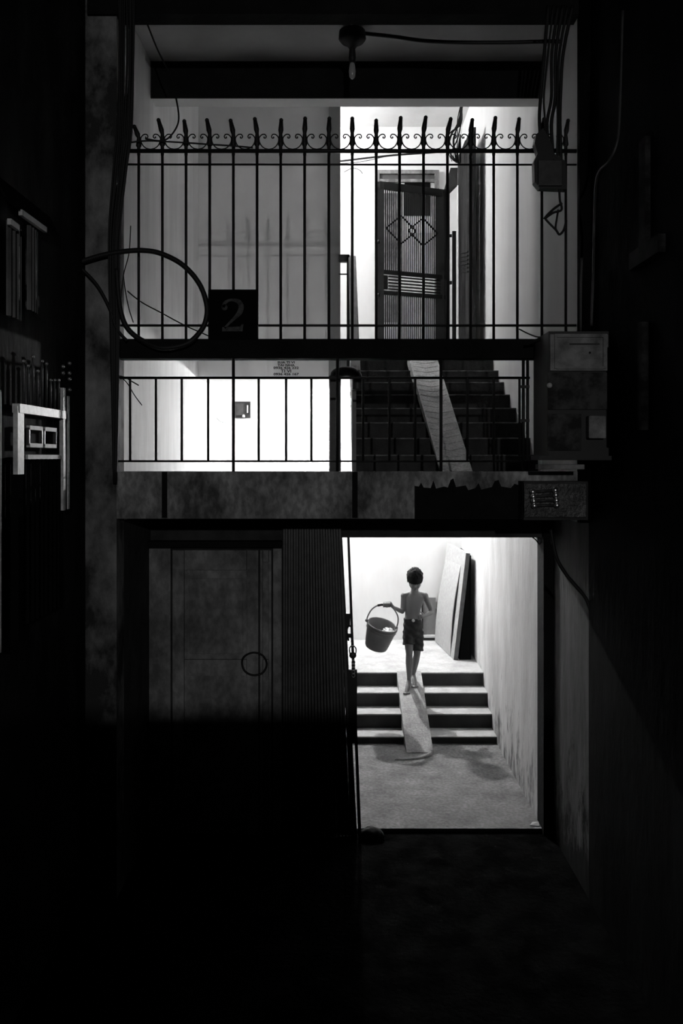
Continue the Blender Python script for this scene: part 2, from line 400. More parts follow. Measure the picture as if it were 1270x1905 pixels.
# balustrade between the flights
bal = link('stair_balustrade', None, None, None, (0.05, 7.0, LZ), None)
tag(bal, 'plastered stair balustrade with a looped handrail between the two flights', 'balustrade')
xa, xb, xc, xd = P(612, 0, 7).x, P(634, 0, 7).x, P(655, 0, 7).x, P(673, 0, 7).x
zt0, zt1 = P(0, 683, 7).z, P(0, 702, 7).z
part('newel_post', MB().box(xa, xb, 6.94, 7.06, LZ, zt1 + 0.01), M_post, bal, bevel=0.008)
lo = MB(); hw = 0.055
loop = spline([(xa + 0.045, 7.0, zt1 - 0.1), (xa + 0.045, 7.0, zt0 - 0.075), (xa + 0.075, 7.0, zt0 - 0.045), ((xa + xd) / 2, 7.0, zt0 - 0.035), (xd - 0.075, 7.0, zt0 - 0.045), (xd - 0.04, 7.0, zt0 - 0.08), (xd - 0.038, 7.0, zt1 - 0.1)], 6)
part('rail_loop', MB().tube(loop, 0.042, 10), M_post, bal)
mb = MB()     # sloping parapet under the handrail
sl = (P(0, 475, 9.2).z - zt0) / 2.2
xe = 0.118
mb.hexa([(0.085, 7.05, LZ - 0.1), (xe, 7.05, LZ - 0.1), (xe, 9.25, UZ - 0.25), (0.085, 9.25, UZ - 0.25)], [(0.085, 7.05, zt0 - 0.06), (xe, 7.05, zt0 - 0.06), (xe, 9.25, zt0 + sl * 2.2 - 0.06), (0.085, 9.25, zt0 + sl * 2.2 - 0.06)])
part('parapet', mb, M_para, bal)
part('handrail', MB().bar((0.112, 7.0, zt0 - 0.05), (0.112, 9.25, zt0 + sl * 2.25 - 0.05), 0.078, 0.06), M_rail, bal, bevel=0.012)
part('newel_post', MB().box(0.055, 0.085, 9.2, 9.28, UZ - 0.3, P(0, 473, 9.2).z), M_post, bal, bevel=0.006)
part('return_rail', MB().box(-0.03, 0.085, 9.2, 9.26, P(0, 487, 9.2).z, P(0, 473, 9.2).z), M_post, bal, bevel=0.006)
part('guard_bar', MB().box(-0.03, 0.07, 9.22, 9.24, P(0, 510, 9.2).z, P(0, 508, 9.2).z), M_iron, bal)
part('guard_bar', MB().box(-0.03, 0.07, 9.22, 9.24, P(0, 607, 9.2).z, P(0, 605, 9.2).z), M_iron, bal)

# ------------------------------------------------------------------ lamps in the building
bl = thing('stair_bulb', (0.1, 11.15, 3.77), 'bare lit bulb glowing behind the stair balustrade', 'lamp')
part('bulb', MB().ball((0.1, 11.15, 3.645), 0.045, 20, 14), M_bulb, bl)
part('socket', MB().tube([(0.1, 11.15, 3.68), (0.1, 11.15, 3.71), (0.1, 11.15, 3.77)], [0.018, 0.02, 0.035], 10), M_rubber, bl)
b2 = thing('ceiling_bulb', (-0.75, 10.4, 6.95), 'lit bulb hanging from the corridor ceiling behind the grey wall', 'lamp')
part('bulb', MB().ball((-0.75, 10.4, 6.80), 0.05, 20, 14), M_bulb2, b2)
part('cord', MB().tube([(-0.75, 10.4, 6.85), (-0.75, 10.4, 7.3)], 0.008, 8), M_rubber, b2)

# ------------------------------------------------------------------ tall spiked fence
def fx(px): return P(px, 0, FD + 0.05).x
FY = FD + 0.05
fz = lambda py: P(0, py, FY).z
fence = thing('spiked_fence', (0, FY, 3.734), 'tall black iron fence with spikes and scrolls on the dark beam', 'fence')
part('rail', MB().tube([(LX, FY, fz(281)), (RX, FY, fz(281))], 0.0145, 8), M_iron, fence)
part('rail', MB().tube([(LX, FY, fz(306)), (RX, FY, fz(306.5))], 0.007, 8), M_iron, fence)
part('rail', MB().tube([(LX, FY, fz(605.5)), (RX, FY, fz(605.5))], 0.0085, 8), M_iron, fence)
bars = [258, 302, 346, 390, 434, 478, 522, 566.5, 611.5, 655, 699.5, 743, 787.5, 832, 875, 918, 962, 1007.5, 1052]
tips = [(-8, 236), (-7, 224), (-3, 226), (-5, 224), (-5, 225), (-4, 222), (1, 224), (1, 221), (1, 221), (0, 221), (0, 225), (2, 220), (4, 219), (6, 222), (3, 224), (3, 220), (3, 222), (4, 222), (4, 225)]
def scroll_mesh(pitch):
    mb = MB(); h = pitch / 2
    q = [Vector((-h + 0.013, 0, 0.072)), Vector((-h + 0.017, 0, 0.048)), Vector((-h + 0.031, 0, 0.024)), Vector((-h + 0.053, 0, 0.008)), Vector((0, 0, 0.002))]
    lft = [Vector((-h + 0.049, 0, 0.088)), Vector((-h + 0.046, 0, 0.080)), Vector((-h + 0.056, 0, 0.078)), Vector((-h + 0.061, 0, 0.090)), Vector((-h + 0.052, 0, 0.103)), Vector((-h + 0.034, 0, 0.102)), Vector((-h + 0.019, 0, 0.088))] + q
    pts = spline(lft, 4)
    pts = pts + [Vector((-p.x, 0, p.z)) for p in reversed(pts[:-1])]
    return mb.tube(pts, 0.0042, 6).mesh('scroll')
SCR = scroll_mesh(0.159); SCR.materials.append(M_iron)
for i, px in enumerate(bars):
    x = fx(px); dx, ty = tips[i]
    mb = MB(); zr = fz(281); zt = fz(ty)
    mb.tube([(x, FY, 3.725), (x, FY, zr - 0.02)], 0.0095, 8)
    zz = zt - zr; x2 = x + dx * FY / F
    mb.tube([(x, FY, zr - 0.03), (x, FY, zr + zz * 0.15), (x, FY, zr + zz * 0.2), (x, FY, zr + 0.25 * zz), (x, FY, zr + zz * 0.55), (x + (x2 - x) * 0.25, FY, zr + zz * 0.68), (x2, FY - 0.004, zt)], [0.011, 0.012, 0.019, 0.019, 0.012, 0.018, 0.012], 8)
    mb.ball((x2, FY - 0.004, zt), 0.014, 8, 6)
    part('spiked_bar', mb, M_iron, fence, at=(x, FY, 3.734))
    if i < len(bars) - 1:
        xn = fx(bars[i + 1]); link('scroll', SCR, M_iron, fence, ((x + xn) / 2, FY, zr + 0.01))

# ------------------------------------------------------------------ lower landing railing
rail = thing('landing_railing', (0, FY, 2.842), 'low black iron railing of plain bars along the landing edge', 'railing')
part('rail', MB().tube([(LX, FY, fz(703)), (P(985, 0, FY).x, FY, fz(703))], 0.009, 8), M_iron, rail)
part('rail', MB().tube([(LX, FY, fz(858)), (P(985, 0, FY).x, FY, fz(858))], 0.007, 8), M_iron, rail)
me = MB().tube([(0, 0, fz(858)), (0, 0, fz(706)), (0, 0, fz(703))], [0.0085, 0.0085, 0.013], 8).mesh('bar', (0, 0, 2.842)); me.materials.append(M_iron)
for px in (242, 290, 338, 387, 481, 532, 579, 675, 724, 772, 869, 918, 966):
    link('bar', me, M_iron, rail, (fx(px), FY, 2.842))
me = MB().tube([(0, 0, 2.83), (0, 0, 3.62)], 0.0105, 8).mesh('post', (0, 0, 2.842)); me.materials.append(M_iron)
for px in (434, 627.5, 820, 973, 981): link('post', me, M_iron, rail, (fx(px), FY, 2.842))
part('hinge', MB().box(fx(966), fx(984), FY - 0.012, FY + 0.012, fz(722), fz(717)), M_iron, rail)
part('hinge', MB().box(fx(966), fx(984), FY - 0.012, FY + 0.012, fz(785), fz(780)), M_iron, rail)

# ------------------------------------------------------------------ number plaque
xl, xr = P(387.5, 0, FD).x, P(480, 0, FD).x; zb, zt = 3.728, P(0, 539, FD).z
pq = thing('number_plaque', ((xl + xr) / 2, FD, zb), 'square black plaque with a faded number 2 on the beam', 'sign')
part('board', MB().box(xl, xr, FD - 0.014, FD + 0.012, zb, zt), M_plaque, pq, bevel=0.004)
def digit2(cx, z0, w_, h_, y):
    # outline sweep: ball terminal, thick bowl, thin neck, heavy foot
    path = [(-0.40, 0.74, 0.10), (-0.36, 0.86, 0.11), (-0.18, 0.955, 0.07), (0.05, 0.965, 0.075), (0.27, 0.90, 0.14), (0.36, 0.76, 0.19), (0.30, 0.60, 0.17), (0.10, 0.43, 0.10), (-0.16, 0.25, 0.07), (-0.36, 0.10, 0.06)]
    p3 = spline([Vector((a, b, c)) for a, b, c in path], 6); L = []; R = []
    for i, p in enumerate(p3):
        a = p3[max(0, i - 1)]; b = p3[min(len(p3) - 1, i + 1)]; d = Vector((b.x - a.x, b.y - a.y)); d.normalize()
        nx, ny = -d.y, d.x; L.append((p.x + nx * p.z * 0.6, p.y + ny * p.z * 0.6)); R.append((p.x - nx * p.z * 0.6, p.y - ny * p.z * 0.6))
    mb = MB(); W = lambda q: Vector((cx + q[0] * w_, y, z0 + q[1] * h_))
    for i in range(len(L) - 1):
        a, b, c, d = W(L[i]), W(L[i + 1]), W(R[i + 1]), W(R[i]); mb.prism([a, b, c, d], (0, 0.002, 0))
    mb.prism([W(q) for q in [(-0.46, 0.0), (0.42, 0.0), (0.46, 0.22), (0.38, 0.22), (0.33, 0.15), (-0.46, 0.13)]], (0, 0.002, 0))
    mb.tube([W((-0.36, 0.74)), W((-0.36, 0.74)) + Vector((0, 0.002, 0))], 0.021, 14)
    return mb
part('digit', digit2(P(433.5, 0, FD).x, P(0, 617, FD).z, 0.155, (617 - 557) * FD / F, FD - 0.016), M_digit, pq, label='faded grey numeral 2')

# ------------------------------------------------------------------ coiled hose and wires on the fence
CD = FD - 0.06
def cable(name, pts, r, label, group=None, m=None, k=8, cat='cable', closed=False):
    q = spline(pts, k, closed); lowp = min(q, key=lambda p: p.z)
    return solo(name, MB().tube(q, r, 8, closed), m or M_rubber, label, cat, lowp, group)
coil = thing('cable_coil', P(300, 632, CD), 'thick black cable coiled into a big loop beside the number plaque', 'cable')
part('loop', MB().tube(spline(PP([(150, 487, CD), (190, 475, CD), (230, 468, CD), (265, 466, CD), (300, 472, CD), (340, 493, CD), (370, 527, CD), (384, 565, CD), (383, 595, CD), (370, 620, CD), (345, 640, CD - 0.02), (300, 647, CD - 0.03), (262, 632, CD), (238, 612, CD), (226, 585, CD), (220, 545, CD), (217, 500, CD)]), 6), 0.0175, 10), M_rubber, coil)
part('tail', MB().tube(spline(PP([(150, 498, CD), (180, 530, CD), (203, 572, CD), (216, 610, CD), (236, 634, CD)]), 6), 0.011, 8), M_rubber, coil)
cable('hanging_wire', PP([(272, 40, 6.3), (292, 90, 6.2), (318, 145, 6.1), (328, 185, 6.0), (332, 225, 5.96), (318, 252, 5.94), (300, 262, 5.94), (270, 258, 5.94)]), 0.006, 'thin black wire dropping from the ceiling to the fence spikes')
cable('sagging_wire', PP([(225, 268, 5.9), (270, 262, 5.91), (320, 264, 5.91), (380, 268, 5.91), (440, 272, 5.91), (470, 275, 5.915)]), 0.006, 'black wire laid along the scrolls of the tall fence')
cable('slanting_wire', PP([(224, 530, 6.2), (260, 560, 6.2), (300, 582, 6.2), (345, 606, 6.2), (395, 628, 6.2)]), 0.0045, 'thin wire slanting across inside the coiled cable loop')
cable('dangling_wire', PP([(222, 450, 6.1), (228, 500, 6.1), (233, 540, 6.1), (240, 575, 6.1), (248, 600, 6.1)]), 0.004, 'short thin wire dangling just inside the column by the coil')
cable('twisted_wire', PP([(243, 420, 6.03), (240, 470, 6.03), (230, 510, 6.03), (226, 545, 6.03), (222, 600, 6.03)]), 0.0035, 'thin twisted wire close along the column above the coil end')
cable('frayed_wire', PP([(222, 700, 6.05), (236, 712, 6.05), (250, 735, 6.05), (264, 754, 6.05)]), 0.0035, 'frayed wire end poking past the landing railing by the column')
cable('frayed_wire', PP([(215, 698, 6.0), (232, 702, 6.0), (246, 710, 6.0), (258, 717, 6.0)]), 0.0045, 'stubby wire end over the top rail of the landing railing')
bun = thing('cable_bundle', P(232, 640, 5.84), 'bundle of old black cables running up the front column', 'cable bundle')
for i in range(9):
    j = i * 4.2
    pts = PP([(212 + j * 0.1, 900, CD + 0.02), (206 + j * 0.45, 640, CD), (203 + j * 0.55 + random.uniform(-2, 2), 450, CD), (212 + j * 0.72 + random.uniform(-2, 2), 320, CD), (218 + j * 0.8, 240, CD), (222 + j * 0.85 + random.uniform(-3, 3), 100, CD), (220 + j * 0.9, -20, CD)])
    part('strand', MB().tube(spline(pts, 6), random.uniform(0.006, 0.012), 7), M_rubber, bun)

# ------------------------------------------------------------------ unlit pendant under the bay ceiling, conduit
pd = thing('pendant_socket', P(655, 28, 6.38), 'unlit bulb in a black socket hanging under the bay ceiling', 'lamp')
part('mount', MB().lathe([(0.03, 6.07), (0.05, 6.04), (0.095, 6.03), (0.10, 5.975), (0.08, 5.95), (0.045, 5.935), (0.02, 5.90)], (P(655, 0, 6.38).x, 6.38, 0), 20), M_rubber, pd)
part('socket', MB().lathe([(0.015, 5.93), (0.022, 5.90), (0.026, 5.84), (0.022, 5.80)], (P(655, 0, 6.38).x, 6.38, 0), 14), M_rubber, pd)
part('bulb', MB().lathe([(0.012, 5.81), (0.02, 5.785), (0.026, 5.74), (0.022, 5.70), (0.008, 5.685)], (P(655, 0, 6.38).x, 6.38, 0), 16), M_deadbulb, pd)
cable('ceiling_cable', PP([(676, 62, 6.38), (730, 68, 6.38), (790, 76, 6.38), (860, 79, 6.37), (950, 79, 6.35), (1035, 77, 6.34), (1048, 84, 6.34)]), 0.0145, 'thick black cable sagging from the unlit lamp to the side wall')
cable('ceiling_cable', PP([(660, 56, 6.45), (720, 48, 6.5), (790, 42, 6.55), (850, 40, 6.6)]), 0.007, 'thin faint cable over the unlit lamp on the bay ceiling')

# ------------------------------------------------------------------ upstairs corridor: back door, grille gate, plank door, cables
DY = BD - 0.03
d1 = link('door_1', None, None, None, (P(756, 0, DY).x, DY, UZ), 'structure')
X0, X1, ZT = P(697, 0, DY).x, P(816, 0, DY).x, P(0, 318, DY).z
for nm, b in (('door_frame', (X0, X0 + 0.06, UZ, ZT)), ('door_frame', (X1 - 0.06, X1, UZ, ZT)), ('door_frame', (X0 + 0.06, X1 - 0.06, ZT - 0.05, ZT)), ('transom_bar', (X0 + 0.06, X1 - 0.06, ZT - 0.16, ZT - 0.12))):
    part(nm, MB().box(b[0], b[1], DY - 0.05, DY + 0.02, b[2], b[3]), M_door, d1, bevel=0.005)
part('transom_panel', MB().box(X0 + 0.06, X1 - 0.06, DY - 0.01, DY + 0.02, ZT - 0.12, ZT - 0.05), M_glass, d1)
dl = part('door_leaf', MB().box(X0 + 0.06, X1 - 0.06, DY - 0.012, DY + 0.02, UZ, ZT - 0.16), mat('grey_door_paint', 0.55, 0.7, 0.3, 6, streak=3), d1)
part('dark_pane', MB().box(P(752, 0, DY).x, P(800, 0, DY).x, DY - 0.018, DY - 0.01, P(0, 402, DY).z, P(0, 336, DY).z), M_plaque, dl)
part('pale_panel', MB().box(P(757, 0, DY).x, P(803, 0, DY).x, DY - 0.018, DY - 0.01, P(0, 434, DY).z, P(0, 404, DY).z), M_white, dl)
part('letter_panel', MB().box(P(710, 0, DY).x, P(745, 0, DY).x, DY - 0.018, DY - 0.01, P(0, 600, DY).z, P(0, 360, DY).z), M_door, dl)
# grille leaf, hinged at its far side, standing open towards the stairs
hA = Vector((1.335, 10.90, 0)); hB = Vector((0.438, 10.53, 0)); GH = 2.14
gt = thing('grille_gate', (hA.x, hA.y, UZ), 'open black iron grille gate with close bars and diamond ornament upstairs', 'gate')
def G(u, z, off=0.0):   # u 0 at the hinge, 1 at the free edge
    p = hA.lerp(hB, u); nrm = Vector((hB.y - hA.y, -(hB.x - hA.x), 0)).normalized() * -off; return Vector((p.x, p.y, UZ + z)) + nrm
def gbar(nm, u0, z0, u1, z1, wd, dp=0.03): part(nm, MB().bar(G(u0, z0), G(u1, z1), wd, dp, up=(0, 1, 0)) if abs(z1 - z0) > abs(u1 - u0) else MB().bar(G(u0, z0), G(u1, z1), dp, wd), M_iron, gt)
gbar('frame', 0.035, 0, 0.035, GH, 0.07); gbar('frame', 0.965, 0, 0.965, GH, 0.075)
gbar('frame', 0.02, GH - 0.04, 0.98, GH - 0.04, 0.09); gbar('frame', 0.02, 0.05, 0.98, 0.05, 0.1)
gbar('frame', 0.13, 0, 0.13, GH, 0.10, 0.012)
zA = P(0, 512, 10.6).z - UZ; zB = P(0, 541, 10.6).z - UZ
gbar('rail', 0.02, zA + 0.03, 0.98, zA + 0.03, 0.05); gbar('rail', 0.02, zB - 0.03, 0.98, zB - 0.03, 0.05)
for k in range(27):
    u = 0.19 + (0.925 - 0.19) * k / 26
    gbar('bar', u, zA + 0.05, u, GH - 0.06, 0.0155, 0.012); gbar('bar', u, 0.08, u, zB - 0.05, 0.0155, 0.012)
for k in range(5):
    z = zB + (zA - zB) * (k + 0.5) / 5; gbar('slat', 0.13, z, 0.86, z, 0.017, 0.012)
part('lock_plate', MB().bar(G(0.87, (zA + zB) / 2), G(0.965, (zA + zB) / 2), 0.02, 0.17), M_iron, gt)
zc = P(0, 428, 10.65).z - UZ
for cu in (0.69, 0.385):
    cor = [(cu + 0.21, zc), (cu, zc + 0.17), (cu - 0.21, zc), (cu, zc - 0.17)]
    for q in range(4):
        a, b = cor[q], cor[(q + 1) % 4]; part('diamond_bar', MB().bar(G(a[0], a[1], 0.015), G(b[0], b[1], 0.015), 0.012, 0.016), M_iron, gt)
for z in (1.42, 0.78): part('hinge', MB().tube([G(0.995, z - 0.02), G(0.995, z + 0.02)], 0.018, 8), M_iron, gt)
# ornament near the bottom of the gate
mb = MB()
for q in range(8):
    a = q * PI / 4; c = G(0.47, 0.16, 0.02); mb.ball(c + Vector((0.055 * math.cos(a), 0, 0.075 * math.sin(a))), 0.028, 8, 6)
mb.ball(G(0.47, 0.16, 0.02), 0.035, 8, 6); part('rosette', mb, M_iron, gt)
# narrow folded gate leaf and white conduit beside the hinge
nl = thing('folded_gate_leaf', (1.39, 11.1, UZ), 'narrow black folded gate leaf beside the grille gate hinge', 'gate')
mb = MB(); e0 = P(836, 0, 10.9); e1 = P(850, 0, 10.75)
mb.prism([Vector((P(826, 0, 10.95).x, 10.95, P(0, 352, 10.95).z)), Vector((P(838, 0, 10.92).x, 10.92, P(0, 312, 10.92).z)), Vector((P(851, 0, 10.9).x, 10.9, P(0, 312, 10.9).z)), Vector((P(851, 0, 10.9).x, 10.9, P(0, 345, 10.9).z)), Vector((P(836, 0, 10.95).x, 10.95, P(0, 360, 10.95).z))], (0, 0.02, 0))
part('top_plate', mb, M_iron, nl)
part('stile', MB().box(P(841, 0, 10.9).x, P(848, 0, 10.9).x, 10.89, 10.92, UZ, P(0, 430, 10.9).z), M_iron, nl)
part('hinge', MB().tube([P(838, 441, 10.88), P(838, 436, 10.88)], 0.016, 8), M_iron, nl)
part('hinge', MB().tube([P(838, 529, 10.88), P(838, 523, 10.88)], 0.016, 8), M_iron, nl)
cable('white_conduit', [P(852, 345, 10.6), P(852, 480, 10.6), (P(852, 0, 10.6).x, 10.6, UZ)], 0.012, 'slim white conduit pipe running down beside the plank door', m=M_white, cat='pipe')
pdr = thing('plank_door', (1.45, 9.8, UZ), 'tall weathered plank door leaf standing open beside the corridor wall', 'door')
M_plank = mat('peeling_plank', 0.03, 0.85, dark=0.006, spec=0.1, scale=7, streak=7, bump=0.4, contrast=(0.4, 0.62))
dz = [6.62, 6.5, 6.42]
for k in range(3):
    y0 = 9.82 + k * 0.32; part('plank', MB().box(1.425, 1.46, y0 + 0.004, y0 + 0.316, UZ, P(0, 284, 10.5).z + 0.02 * k), M_plank, pdr, bevel=0.004)
part('edge_post', MB().box(1.425, 1.492, 9.74, 9.82, UZ, P(0, 240, 9.8).z), M_iron, pdr, bevel=0.005)
for k in range(6): part('carved_strip', MB().bar((1.418, 9.86, 5.02 + 0.045 * k), (1.418, 10.45, 5.14 + 0.045 * k), 0.01, 0.014), M_plank, pdr)
# cable bundle up the corridor wall
for i in range(10):
    q = random.uniform
    pts = PP([(859 + q(-5, 3), 190, 10.2), (856 + q(-6, 6), 225, 10.2), (850 + q(-14, 8), 258, 10.2), (845 + q(-8, 8), 290, 10.2), (852 + q(-4, 4), 303, 10.2), (853 + q(-4, 4), 280, 10.2), (856, 250, 10.15)])
    if i % 2: pts = PP([(860 + q(-4, 3), 190, 10.2), (854 + q(-4, 4), 230, 10.2), (840 + q(-8, 8), 252, 10.2), (834 + q(-4, 4), 280, 10.25), (845 + q(-5, 5), 300, 10.2)])
    if i == 0: tb = thing('wire_tangle', P(850, 303, 10.2), 'tangle of thin wires hanging above the grille gate', 'cable bundle')
    part('wire', MB().tube(spline(pts, 5), q(0.004, 0.009), 6), M_rubber, tb)
cable('corridor_cable', PP([(600, 303, 10.9), (640, 299, 10.9), (690, 293, 10.9), (740, 288, 10.9), (800, 284, 10.9), (835, 281, 10.8)]), 0.012, 'dark cable strung level above the grille gate across the corridor')
cable('corridor_wire', PP([(620, 305, 11.595), (670, 301, 11.595), (720, 291, 11.595), (780, 286, 11.595)]), 0.004, 'thin wire under the corridor cable above the grille gate')
cable('corridor_wire', PP([(640, 320, 11.597), (655, 313, 11.597), (668, 316, 11.597), (674, 323, 11.597)]), 0.004, 'short curled wire end on the corridor wall')

# ------------------------------------------------------------------ vent box on the back wall of the stairwell
vb = thing('wall_niche_box', P(451, 778, BD), 'small dark square fuse box on the bright stairwell wall', 'fuse box')
vx0, vx1, vz0, vz1 = P(437, 0, BD).x, P(466, 0, BD).x, P(0, 778, BD).z, P(0, 747, BD).z
part('back_panel', MB().box(vx0 + 0.008, vx1 - 0.008, BD - 0.015, BD + 0.004, vz0 + 0.008, vz1 - 0.008), mat('fuse_box_board', 0.03, 0.8, 0.5, 20), vb)
for b in ((vx0, vx0 + 0.01, vz0, vz1), (vx1 - 0.01, vx1, vz0, vz1), (vx0 + 0.01, vx1 - 0.01, vz0, vz0 + 0.01), (vx0 + 0.01, vx1 - 0.01, vz1 - 0.022, vz1)):
    part('frame', MB().box(b[0], b[1], BD - 0.035, BD + 0.004, b[2], b[3]), M_iron, vb)
part('switch', MB().lathe([(0.016, 0), (0.016, 0.02), (0.009, 0.032)], P(453, 776, BD - 0.03), 10), M_white, vb)
part('fuse', MB().box(vx1 - 0.045, vx1 - 0.03, BD - 0.03, BD - 0.01, vz0 + 0.07, vz1 - 0.05), M_pale, vb)
cable('wall_wire', PP([(402, 776, 10.6), (408, 783, 10.6), (416, 786, 10.6), (424, 787, 10.6)]), 0.004, 'short bent wire sticking out of the bright stairwell wall')

# ------------------------------------------------------------------ ground floor: cupboard doors beside the gate
WD = DD - 0.05
cx0, cx1 = P(278, 0, WD).x, P(524, 0, WD).x; cz1 = P(0, 1005, WD).z
cb = thing('wooden_shutter', ((cx0 + cx1) / 2, WD, 0), 'blotchy wooden double shutter under the landing beside the folding gate', 'shutter')
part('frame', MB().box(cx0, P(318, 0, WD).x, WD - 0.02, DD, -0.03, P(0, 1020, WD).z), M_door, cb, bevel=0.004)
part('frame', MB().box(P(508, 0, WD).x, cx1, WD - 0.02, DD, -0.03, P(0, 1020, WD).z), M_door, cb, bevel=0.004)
part('lintel_board', MB().box(cx0 - 0.02, cx1, WD - 0.05, DD, P(0, 1019, WD).z + 0.005, P(0, 1006, WD).z), M_beam, cb, bevel=0.004)
def leaf(pa, pb, splits):
    xa, xb = P(pa, 0, WD).x, P(pb, 0, WD).x; zt = P(0, 1023, WD).z; sw = 0.09 if xb - xa > 0.3 else 0.02
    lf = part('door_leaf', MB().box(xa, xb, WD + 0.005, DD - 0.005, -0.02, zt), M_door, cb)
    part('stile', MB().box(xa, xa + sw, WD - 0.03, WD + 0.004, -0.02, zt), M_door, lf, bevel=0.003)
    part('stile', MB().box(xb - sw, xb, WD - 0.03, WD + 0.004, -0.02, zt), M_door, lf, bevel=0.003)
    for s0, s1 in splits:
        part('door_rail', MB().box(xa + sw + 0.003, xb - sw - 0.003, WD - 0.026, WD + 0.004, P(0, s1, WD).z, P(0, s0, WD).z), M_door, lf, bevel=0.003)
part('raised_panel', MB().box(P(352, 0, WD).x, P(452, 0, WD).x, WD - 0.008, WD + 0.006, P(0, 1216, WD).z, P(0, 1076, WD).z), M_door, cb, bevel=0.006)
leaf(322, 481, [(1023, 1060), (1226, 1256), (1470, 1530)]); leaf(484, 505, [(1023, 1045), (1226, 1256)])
# wire ring hung on the shutter
cable('wire_ring', PP([(450, 1232, 6.86), (456, 1220, 6.85), (472, 1214, 6.84), (489, 1220, 6.85), (496, 1236, 6.86), (488, 1252, 6.85), (470, 1256, 6.84), (455, 1248, 6.85)]), 0.008, 'ring of stiff black wire hung on the wooden shutter', closed=True)

# ------------------------------------------------------------------ collapsible gate
AD = DD - 0.09
ag = thing('folding_gate', (P(590, 0, AD).x, AD, -0.03), 'collapsible steel gate of narrow strips folded beside the lit doorway', 'gate')
zt = P(0, 975, AD).z
NS = 22
M_strip = mat('gate_strip', 0.085, 0.5, 0.4, 12, metal=0.2)
for k in range(NS):
    t = (k + 0.5) / NS; px = 526 + (634 - 526) * t; lean = 0.105 * max(0, t - 0.25) / 0.75
    x = P(px, 0, AD).x; yo = AD - (0.02 if k % 2 else 0.0); hw_ = 0.0078
    part('strip', MB().hexa([(x + lean - hw_, yo - 0.012, -0.02), (x + lean + hw_, yo - 0.012, -0.02), (x + lean + hw_, yo + 0.012, -0.02), (x + lean - hw_, yo + 0.012, -0.02)],
        [(x - hw_, yo - 0.012, zt), (x + hw_, yo - 0.012, zt), (x + hw_, yo + 0.012, zt), (x - hw_, yo + 0.012, zt)]), M_strip, ag)
def gx(t0, t1, py):   # px along the leaning leading edge
    return t0 + (t1 - t0) * (py - 1000) / 530.0
def leanbar(nm, ta, tb, ba, bb, y0, y1, m, za=None):
    zb_ = -0.02; zt_ = 2.31
    part(nm, MB().hexa([(P(ba, 0, AD).x, y0, zb_), (P(bb, 0, AD).x, y0, zb_), (P(bb, 0, AD).x, y1, zb_), (P(ba, 0, AD).x, y1, zb_)],
        [(P(ta, 0, AD).x, y0, zt_), (P(tb, 0, AD).x, y0, zt_), (P(tb, 0, AD).x, y1, zt_), (P(ta, 0, AD).x, y1, zt_)]), m, ag)
leanbar('slit_block_plate', 596, 628, 630, 652, AD + 0.016, AD + 0.024, M_iron)  # added plate behind the strips, stops bright slits from the doorway
leanbar('leading_post', 629, 636.5, 652, 664, AD - 0.03, AD + 0.03, M_iron)
leanbar('guide_bar', 645.5, 650, 666, 672, AD - 0.01, AD + 0.01, M_iron)
for pa, pb, ya, yb in ((637, 651, 1141, 1166), (644, 656, 1178, 1186), (648, 664, 1245, 1380)):
    part('bracket', MB().box(P(pa, 0, AD).x, P(pb, 0, AD).x, AD - 0.015, AD + 0.015, P(0, yb, AD).z, P(0, ya, AD).z), M_iron, ag, bevel=0.004)
part('latch_ring', MB().tube(spline(PP([(648, 1192, AD - 0.02), (645, 1172, AD - 0.02), (650, 1164, AD - 0.02), (655, 1172, AD - 0.02), (654, 1195, AD - 0.02)]), 5), 0.007, 8), M_iron, ag)
pl = part('padlock', MB().ball(P(656, 1219, AD - 0.03), (0.028, 0.016, 0.026), 14, 10), M_iron2, ag, label='round dark padlock')
part('shackle', MB().tube(spline(PP([(651, 1218, AD - 0.03), (650, 1206, AD - 0.03), (656, 1201, AD - 0.03), (662, 1207, AD - 0.03), (661, 1218, AD - 0.03)]), 5), 0.005, 8), M_metal, pl)
for i in range(5): part('chain_link', MB().tube([P(657 + 3 * math.cos(a), 1232 + i * 6 + 4 * math.sin(a), AD - 0.03 + 0.004 * (i % 2)) for a in [2 * PI * j / 10 for j in range(10)]], 0.003, 6, True), M_metal, ag)
# dark lump against the gate foot, scrap of paper
mb = MB(); mb.ball((P(690, 0, 6.86).x, 6.84, 0.0), (0.10, 0.07, 0.055), 14, 8)
for i, v in enumerate(mb.v): v.x += 0.008 * math.sin(i * 2.1); v.z += 0.006 * math.sin(i * 1.3)
solo('door_stone', mb, M_black, 'low dark stone holding the foot of the folding gate', 'stone', (P(690, 0, 6.86).x, 6.84, -0.03))
mb = MB().prism([(1.50, 7.0, 0.002), (1.57, 6.98, 0.002), (1.575, 7.02, 0.02), (1.53, 7.04, 0.012)], (0, 0, 0.004))
solo('paper_scrap', mb, M_white, 'small pale scrap lying on the doorway threshold by the jamb', 'litter', (1.54, 7.01, 0.0))
cable('jamb_wire', PP([(988, 998, 6.98), (996, 1004, 6.98), (1003, 1012, 6.98), (1006, 1003, 6.98), (999, 999, 6.98)]), 0.005, 'small knot of wire in the upper doorway corner')

